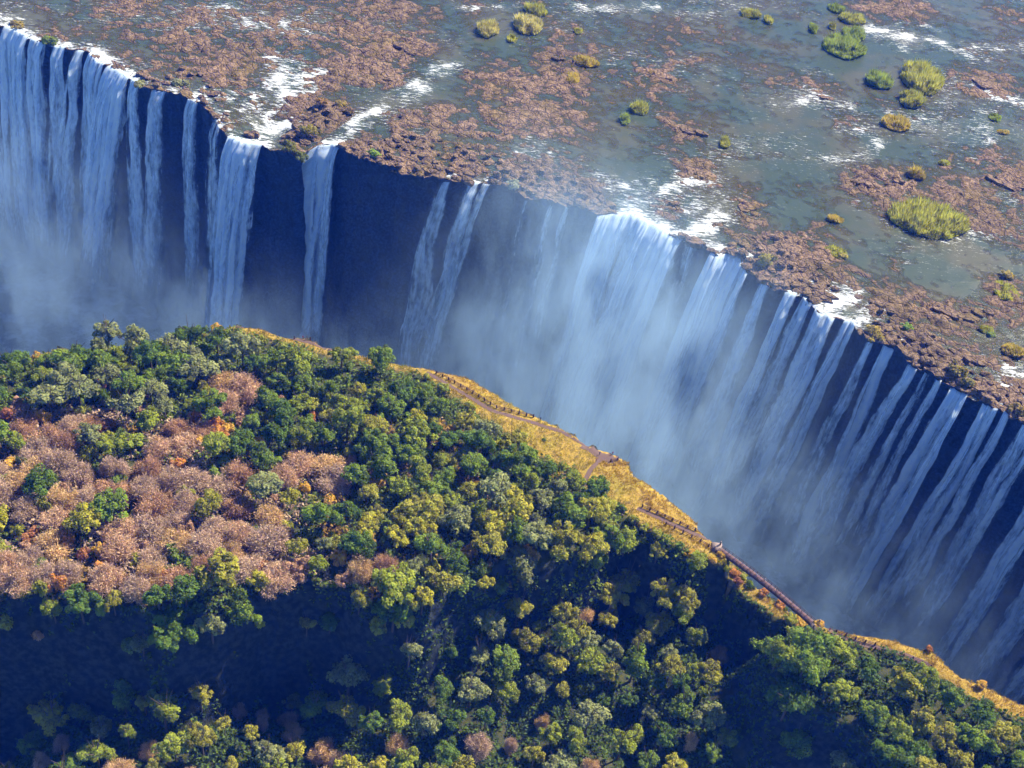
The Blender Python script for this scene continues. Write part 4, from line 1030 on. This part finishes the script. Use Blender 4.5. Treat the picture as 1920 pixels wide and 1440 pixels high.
for px, py, pose, col, lab in [
    (1160, 852, 'lean', 'dark', 'person in dark top leaning at the lower viewpoint fence'), (1170, 853, 'stand', 'grey', 'person in grey top standing at the lower viewpoint tip'), (1177, 858, 'lean', 'white', 'person in white shirt at the outermost tip of the lower viewpoint'),
    (1148, 853, 'stand', 'red', 'person in red top at the lower viewpoint'), (1124, 853, 'stand', 'blue', 'person in blue top on the paving of the lower viewpoint'), (1117, 866, 'walk', 'pink', 'person in pink top where the side path starts'),
    (1013, 789, 'stand', 'dark', 'person in dark top alone on the fenced rim path'), (1416, 1083, 'walk', 'white', 'person in white shirt nearest the upper end of the footbridge'), (1429, 1094, 'walk', 'white', 'person in white shirt following on the footbridge'),
    (1452, 1111, 'stand', 'dark', 'person in dark top halfway over the footbridge'), (1461, 1118, 'stand', 'pink', 'person in pink top halfway over the footbridge'), (1500, 1150, 'walk', 'grey', 'person in grey top at the lower end of the footbridge'),
    (1554, 1184, 'walk', 'red', 'person in red top on the path past the footbridge'), (1576, 1194, 'walk', 'pink', 'person in pink top on the path past the footbridge'),
    (448, 611, 'stand', 'red', 'person in red top at the upper viewpoint'), (459, 606, 'lean', 'dark', 'person in dark top leaning at the upper viewpoint fence'), (468, 608, 'stand', 'pink', 'person in pink top at the upper viewpoint'),
    (478, 610, 'lean', 'blue', 'person in blue top at the upper viewpoint'), (568, 636, 'stand', 'red', 'person in red top at the small upper lookout'), (576, 636, 'stand', 'grey', 'person in grey top at the small upper lookout')]:
    if 1355 < px < 1520 and 1040 < py < 1166:
        q = at(px, py, 1.2); t = float(np.clip((q[:3] - A)[:2] @ dr[:2] / L, .03, .97)); p = A + dr * L * t + camber(t) + [0, 0, .1] + sdv * rs.uniform(-.4, .4)
        rz = math.atan2(dr[1], dr[0]) - math.pi / 2 + (math.pi if px % 2 else 0)
    else: p = on_ground(px, py); p[2] += .1; rz = rs.uniform(-.6, .6)
    o = obj('person', FIG[pose], None, None, tuple(p)); o.rotation_euler = (0, 0, rz); o.color = (*SHIRTS[col], 1); tag(o, lab, 'person', 'visitors on the rim path')

# ------------------------------------------------------------------ rocks on the lip and in the river
def rock_mesh(seed, flat):
    r = np.random.default_rng(seed); bm = bmesh.new()
    for p_ in unit(r.normal(size=(26, 3))) * r.uniform(.75, 1.05, (26, 1)) * [1, .75, flat]: bm.verts.new(p_)
    bmesh.ops.convex_hull(bm, input=bm.verts); loose = [v for v in bm.verts if not v.link_faces]; bmesh.ops.delete(bm, geom=loose, context='VERTS')
    me = bpy.data.meshes.new('rock'); bm.to_mesh(me); bm.free(); me.materials.append(M_BOULDER); return me
ROCKS = [rock_mesh(500 + i, .30 + .09 * (i % 4)) for i in range(10)]
cand = []
rr = random.Random(23)
xs_, ys_ = np.meshgrid(np.arange(0, 1920, 7.0), np.arange(2, 800, 5.0)); xs_ = xs_.ravel() + np.array([rr.uniform(-3, 3) for _ in range(xs_.size)]); ys_ = ys_.ravel() + np.array([rr.uniform(-2, 2) for _ in range(ys_.size)])
lipy = np.interp(xs_, lip_px[:, 0], lip_px[:, 1]); k_ = ys_ < lipy - 2; xs_, ys_, lipy = xs_[k_], ys_[k_], lipy[k_]
W3 = np.array([at(x, y) for x, y in zip(xs_, ys_)]); hh_, rk_ = bed_height(W3[:, 0], W3[:, 1])
wgt = np.clip(rk_ - .45, 0, 1) * (.25 + np.exp(-((lipy - ys_) / 45) ** 2) * 1.6) * (hh_ > -.2)
order = np.argsort(-(wgt * np.array([rr.random() ** .7 for _ in wgt])))
chosen = []
for i in order:
    if len(chosen) >= 270: break
    if all((W3[i, 0] - W3[j, 0]) ** 2 + (W3[i, 1] - W3[j, 1]) ** 2 > 16 for j in chosen): chosen.append(i)
items = []
for i in chosen:
    near = math.exp(-((lipy[i] - ys_[i]) / 40) ** 2); s = rr.uniform(1.1, 2.2) + near * rr.uniform(.4, 2.2)
    o = obj('river_rock', rr.choice(ROCKS), None, None, (float(W3[i, 0]), float(W3[i, 1]), float(hh_[i]) + s * .12 + float(-4.5 * math.exp(-(((to_uv(W3[i])[0] - BASIN[0]) / 13) ** 2 + ((to_uv(W3[i])[1] - BASIN[1]) / 12) ** 2)))))
    o.rotation_euler = (rr.uniform(-.12, .12), rr.uniform(-.12, .12), math.atan2(E1[1], E1[0]) + rr.uniform(-.6, .6)); o.scale = (s, s, s * rr.uniform(.8, 1.2))
    tag(o, None, 'rock', 'brown rocks of the river bed'); items.append((o, 'large angular brown rock' if s > 3 else 'brown rock' if s > 2 else 'small brown rock', xs_[i], ys_[i]))
name_all(items, RLAND)

# stepped slabs: each a pile of flat ledges
def ledge_mesh(r, a, b, t):
    n = 15; th = np.sort(r.uniform(0, 2 * np.pi, n)); k = r.uniform(.72, 1.05, n); bm = bmesh.new()
    for f, z in ((1.04, -t), (1.0, -.15 * t), (.93, 0)):
        for q in range(n): bm.verts.new((math.cos(th[q]) * a * k[q] * f, math.sin(th[q]) * b * k[q] * f, z + r.normal() * .06))
    bmesh.ops.convex_hull(bm, input=bm.verts); bmesh.ops.delete(bm, geom=[v for v in bm.verts if not v.link_faces], context='VERTS')
    me = bpy.data.meshes.new('ledge'); bm.to_mesh(me); bm.free(); me.materials.append(M_BOULDER); return me
items = []
for si, (px, py, wx, wy) in enumerate([(1480, 460, 46, 15), (1436, 476, 28, 14), (1508, 492, 36, 10), (1478, 520, 46, 11), (1532, 553, 38, 10), (1512, 535, 24, 6), (1655, 572, 30, 9), (1718, 583, 32, 7), (1792, 592, 52, 9), (1845, 590, 30, 9), (1700, 655, 38, 9), (1748, 648, 26, 6), (1762, 688, 46, 12),
     (1812, 672, 36, 10), (1728, 676, 26, 9), (1842, 738, 32, 10), (1098, 384, 36, 12), (1012, 368, 30, 9), (1055, 378, 26, 8), (745, 308, 34, 14), (800, 322, 28, 9), (870, 322, 26, 9), (1622, 346, 30, 9), (1688, 346, 30, 8), (1402, 395, 24, 9), (1302, 455, 22, 6), (1266, 386, 12, 6), (1910, 732, 24, 12),
     (562, 238, 22, 12), (470, 250, 16, 7), (1242, 146, 30, 9), (1292, 246, 36, 10), (730, 150, 34, 12), (762, 92, 34, 12), (1300, 320, 30, 9), (1880, 345, 34, 9), (1850, 160, 36, 12), (1552, 185, 20, 7), (640, 205, 24, 12), (1650, 632, 20, 8), (1040, 112, 24, 6)]):
    r = np.random.default_rng(900 + si); p = at(px, py + 0)
    a = wx * np.linalg.norm(at(px + 1, py)[:2] - p[:2]); b = wy * np.linalg.norm(at(px, py + 1)[:2] - p[:2])
    root = empty('rock_outcrop', (p[0], p[1], .1), math.atan2(E1[1], E1[0]) + r.uniform(-.2, .2)); tag(root, None, 'rock slab', 'stepped rock slabs of the river')
    for q in range(4 + int(a > 8) * 2):
        f = r.uniform(.34, .62); o = obj('ledge', ledge_mesh(r, a * f, b * r.uniform(.35, .6), 2.2), None, root, (r.uniform(-.55, .55) * a, r.uniform(-.5, .5) * b, r.uniform(.2, 1.25)))
        o.rotation_euler = (r.uniform(-.05, .05), r.uniform(-.05, .05), r.uniform(-.35, .35))
    items.append((root, 'long stepped brown slab' if wx > 29 else 'stepped brown slab', px, py))
name_all(items, RLAND)

# ------------------------------------------------------------------ reed islands and bushes of the river
M_MUD = plain('mud', (.14, .085, .045), .95)
def reed_island(px, py, wx, wy, h, col, label, seed, tall=1.0):
    p = at(px, py); r = np.random.default_rng(seed)
    s = 1.0 / np.linalg.norm(at(px + 1, py)[:2] - p[:2]); sy_ = 1.0 / np.linalg.norm(at(px, py + 1)[:2] - p[:2])
    a, b = wx / s, wy / sy_; h = h * 1.45
    root = empty('reed_island', (p[0], p[1], 0)); tag(root, label, 'reed island', 'reed islands in the river')
    th = np.linspace(0, 2 * np.pi, 18, endpoint=False); rag = 1 + .18 * noise(np.cos(th) * 1.5, np.sin(th) * 1.5, seed, seed)
    ring = lambda f, z: np.column_stack([np.cos(th) * a * f * rag, np.sin(th) * b * f * rag, np.full(18, z)])
    V = np.vstack([ring(.98, -1.2), ring(.86, .12), ring(.5, .4), [[0, 0, .5]]])
    F = [(i + 18 * q, (i + 1) % 18 + 18 * q, (i + 1) % 18 + 18 * (q + 1), i + 18 * (q + 1)) for q in range(2) for i in range(18)] + [(36 + i, 36 + (i + 1) % 18, 54, 54) for i in range(18)]
    me = bpy.data.meshes.new('mudbank'); me.from_pydata(V.tolist(), [], [f if f[2] != f[3] else f[:3] for f in F]); obj('mudbank', me, M_MUD, root)
    n = int(min(9000, 500 + a * b * 60)); t = r.uniform(0, 2 * np.pi, n); q = np.sqrt(r.random(n)) * (1 + .18 * noise(np.cos(t) * 1.5, np.sin(t) * 1.5, seed, seed))
    X, Y = np.cos(t) * a * q, np.sin(t) * b * q
    H = h * (.35 + .65 * (1 - q ** 4)) * r.uniform(.45, 1.25, n) * (1 + .7 * noise(X * .4, Y * .4, 0, seed + 1)); an = r.uniform(0, 6.283, n)
    base = np.column_stack([X, Y, np.full(n, .1)]); lean = np.column_stack([r.normal(size=n) * .22 * H + X / a * .3 * H * (q > .7), r.normal(size=n) * .22 * H + Y / b * .3 * H * (q > .7), H]); wv = np.column_stack([np.cos(an), np.sin(an), 0 * an]) * .17
    mid = base + lean * .55
    V = np.stack([base - wv * .5, base + wv * .5, mid + wv, base + lean, mid - wv], 1).reshape(-1, 3); Fq = np.arange(n * 5).reshape(n, 5)
    tint = np.clip(.55 + .25 * r.normal(size=n) + .4 * noise(X * .45, Y * .45, 0, seed + 2), 0, 1)
    o = obj('reeds', new_mesh('reeds', V, Fq, {'tint': ('FACE', tint)}), M_REED, root); o.color = (*col, 1); o['kind'] = 'stuff'
    return root
YG, GN, GO = (.37, .39, .065), (.25, .33, .055), (.43, .37, .06)
for k, (px, py, wx, wy, h, col, lab) in enumerate([
    (1740, 415, 70, 30, 3.2, YG, 'large oval reed island with a round green bush'), (1728, 150, 34, 26, 3.4, YG, 'tall upright reed island, long side to the current'), (1708, 190, 20, 14, 2.6, YG, 'ragged reeds at the foot of the tall upright island'),
    (1678, 234, 24, 14, 2.2, GO, 'golden tussock island just below the tall upright one'), (1648, 155, 22, 12, 2.8, GN, 'small spiky reed island with two tufts'), (1582, 92, 34, 18, 2.8, GN, 'bushy green river island beside the upper rapids'),
    (1600, 68, 18, 12, 2.6, GN, 'green hump joined to the bushy river island'), (1598, 38, 22, 8, 2.0, YG, 'narrow pale reed strip above the bushy island'), (1568, 18, 14, 7, 1.8, GN, 'low green reed strip near the top edge'),
    (1524, 54, 6, 9, 2.0, GN, 'tiny reed tuft standing alone in the channel'), (1560, 52, 5, 5, 1.6, YG, 'very small yellow tuft near the bushy island'), (990, 50, 26, 16, 3.0, (.52, .50, .17), 'pale fluffy reed clump, larger of a pair'),
    (1005, 22, 20, 9, 2.4, YG, 'yellowish reeds behind the pale fluffy clump'), (915, 58, 18, 13, 2.8, (.50, .48, .14), 'pale reed clump, smaller of a pair'), (1408, 28, 18, 7, 2.0, YG, 'low yellow tussock by the upper shallows'),
    (1441, 40, 8, 6, 1.6, YG, 'small tussock next to the low yellow one'), (1100, 118, 24, 8, 1.6, GO, 'golden sedge patch among flat rocks'), (1072, 150, 13, 10, 1.6, GO, 'round golden sedge patch below the flat rocks'),
    (1198, 206, 15, 10, 2.0, YG, 'short yellow reed tuft in still water'), (1172, 226, 8, 9, 1.8, GN, 'small green tuft beside the yellow reed tuft'), (1359, 271, 8, 8, 1.8, YG, 'lone rounded tuft in the wide channel'),
    (1566, 412, 14, 6, 1.4, GO, 'golden grass bar in open water'), (1717, 329, 15, 8, 2.0, GO, 'tufted grass at the end of the rock bar'), (1560, 474, 28, 8, 1.2, YG, 'flat yellow grass behind the lip rocks'), (1770, 308, 10, 4, 1.0, YG, 'low tuft on a small brown islet'),
    (1885, 548, 22, 16, 1.4, YG, 'yellow grass bank by the still pool'), (1900, 660, 20, 12, 1.6, GO, 'golden grass bank near the right edge'), (1848, 620, 12, 6, 1.2, YG, 'small tuft among shallow channels'), (1864, 222, 10, 6, 1.2, GN, 'faint green tuft in the side rapids'),
    (1084, 60, 7, 5, 1.4, YG, 'tiny pale tuft in the grey channel'), (1880, 248, 10, 4, 1.0, GO, 'thin golden strip on a side bar'), (960, 75, 9, 6, 1.2, YG, 'low yellowish tuft below the pale reed pair')]):
    reed_island(px, py, wx, wy, h, col, lab, 600 + k)
for px, py, R, h, c, lab in [(1776, 408, 3.6, 4.6, (.055, .12, .022), 'round bright green bush on the large reed island'), (1716, 420, 3.2, 3.6, (.07, .12, .03), 'flat green bush within the large reed island'), (702, 296, 4.6, 4.2, (.14, .21, .03), 'lime-green bush leaning over the bare lip'), (545, 285, 5.0, 5.0, (.12, .13, .03), 'olive bush on the corner of the bushy shelf'),
                             (575, 258, 4.6, 4.6, (.16, .15, .035), 'yellow-olive bush on the bushy shelf'), (562, 300, 3.6, 3.6, (.09, .11, .03), 'bush hanging below the bushy shelf'), (600, 205, 4.0, 3.6, (.20, .14, .05), 'brownish bush behind the bushy shelf'), (635, 200, 3.6, 3.2, (.20, .17, .05), 'tawny bush above the solid waterfall'),
                             (655, 212, 3.2, 3.0, (.16, .12, .05), 'dull brown bush by the white chute'), (90, 80, 4.6, 4.4, (.10, .14, .03), 'mossy round bush at the far left lip'), (34, 46, 5.0, 3.4, (.22, .19, .05), 'yellowish bush above the far left waterfall'), (262, 160, 3.6, 3.0, (.16, .17, .08), 'grey-green lip bush, first of two'),
                             (335, 158, 4.8, 4.0, (.15, .16, .08), 'grey-green lip bush, larger of two'), (1430, 500, 5.0, 5.0, (.20, .19, .045), 'olive bush on the lip by the foam-crowned fall'), (1636, 632, 5.2, 4.0, (.20, .17, .04), 'olive tuft bush over the lip'), (1698, 618, 3.4, 3.2, (.12, .19, .035), 'small green bush behind the olive tuft'),
                             (1790, 708, 4.6, 4.0, (.19, .17, .05), 'drooping grassy bush on the lip'), (1812, 728, 3.6, 3.4, (.17, .16, .05), 'smaller drooping bush on the lip'), (1910, 778, 4.4, 4.0, (.17, .14, .045), 'brown-green bush at the right edge of the lip'), (962, 352, 4.4, 3.4, (.17, .19, .12), 'pale misted bush above the bare cliff'),
                             (1856, 628, 3.0, 2.4, (.14, .19, .05), 'small green bush in the shallow side channel'), (1582, 482, 3.0, 2.6, (.26, .24, .07), 'round yellow bush by the orange sunken rock'), (1885, 520, 3.6, 3.0, (.24, .21, .06), 'yellowish bush on the far bank of the pool')]:
    p = river_ground(px, py); t = tree(p, R, h, tuple(min(.6, q * 1.6) for q in c), 'bush', rs, lab, 'bush', 'bushes along the lip and river'); t['label'] = lab; PENDING.pop()

# ------------------------------------------------------------------ spray in the gorge and added blue haze
def lipu(px): return float(to_uv(at(px, np.interp(px, lip_px[:, 0], lip_px[:, 1]))[:2])[0])
u_a, u_b = lipu(-300), lipu(2150)
ang = math.atan2(E1[1], E1[0])
MZ0, MZ1, MV0, MV1 = FLOOR + 1.5, 46.0, -175.0, 70.0
V = [(x, y, z) for z in (MZ0, MZ1) for x, y in ((u_a, MV0), (u_b, MV0), (u_b, MV1), (u_a, MV1))]
me = new_mesh('spray_mist', V, [(3, 2, 1, 0), (4, 5, 6, 7), (0, 1, 5, 4), (1, 2, 6, 5), (2, 3, 7, 6), (3, 0, 4, 7)])
nt = NT('spray_mist'); oc = nt.n('ShaderNodeTexCoord').outputs['Object']
PUFFS = [(1235, -32, -78, 50, 28, 52, .062), (1180, -36, -55, 40, 24, 52, .024), (1330, -38, -78, 48, 24, 42, .026), (40, -30, -105, 75, 30, 46, .034), (440, -28, -108, 55, 24, 30, .022), (1020, -24, -85, 40, 18, 42, .008),
         (1560, -28, -104, 75, 24, 34, .022), (1850, -22, -112, 60, 24, 28, .012), (980, 26, 8, 38, 34, 16, .0012), (1250, -40, 0, 60, 32, 30, .003), (620, -28, -112, 70, 26, 28, .013), (1300, -85, -78, 55, 34, 40, .020), (150, -70, -112, 70, 34, 30, .012)]
tot = None
for px, v, z, su, sv, sz, amp in PUFFS:
    d = nt.vmath('MULTIPLY', nt.vmath('SUBTRACT', oc, (lipu(px), float(lip_v(lipu(px))) + v, z)), (1 / su, 1 / sv, 1 / sz))
    e = nt.math('MULTIPLY', nt.math('POWER', 2.718, nt.math('MULTIPLY', nt.vmath('DOT_PRODUCT', d, d), -1)), amp)
    tot = e if tot is None else nt.math('ADD', tot, e)
sp = nt.n('ShaderNodeSeparateXYZ'); nt.link(oc, sp.inputs[0])
lay = nt.math('MULTIPLY', nt.math('POWER', 2.718, nt.math('MULTIPLY', nt.math('SUBTRACT', sp.outputs[2], MZ0), -1 / 22)), .0032)
tot = nt.math('ADD', tot, lay)
mp = nt.n('ShaderNodeMapping'); nt.link(oc, mp.inputs[0]); mp.inputs['Scale'].default_value = (1, 1, .42)
wisp = nt.ramp(nt.noise(mp.outputs[0], .055, 5, .64), .40, .63, .04, 2.1)
pv = nt.n('ShaderNodeVolumePrincipled'); pv.inputs['Color'].default_value = c4(.52, .76, 1.0); pv.inputs['Anisotropy'].default_value = .15  # spray itself is white; blue skylight is put into its colour
nt.link(nt.math('MULTIPLY', tot, wisp), pv.inputs['Density']); nt.link(pv.outputs[0], nt.out.inputs['Volume'])
ms = obj('spray_mist', me, nt.m); ms.location = (ORG[0], ORG[1], 0); ms.rotation_euler = (0, 0, ang)
tag(ms, 'white spray hanging in the gorge below the falls', 'mist', kind='stuff')

HAZE = .00013  # volume added to lift the shadows towards blue
nt = NT('haze'); pv = nt.n('ShaderNodeVolumePrincipled'); pv.inputs['Color'].default_value = c4(.02, .14, 1.0); pv.inputs['Absorption Color'].default_value = c4(1, 1, 1); pv.inputs['Density'].default_value = HAZE; pv.inputs['Anisotropy'].default_value = 0
nt.link(pv.outputs[0], nt.out.inputs['Volume'])
V = [(x, y, z) for z in (FLOOR - 6, CAM_Z + 12) for x, y in ((-3200, -2200), (3400, -2200), (3400, 5200), (-3200, 5200))]
tag(obj('haze', new_mesh('haze', V, [(3, 2, 1, 0), (4, 5, 6, 7), (0, 1, 5, 4), (1, 2, 6, 5), (2, 3, 7, 6), (3, 0, 4, 7)]), nt.m), 'thin blue haze added over the falls to turn the shadows blue', 'haze', kind='stuff')
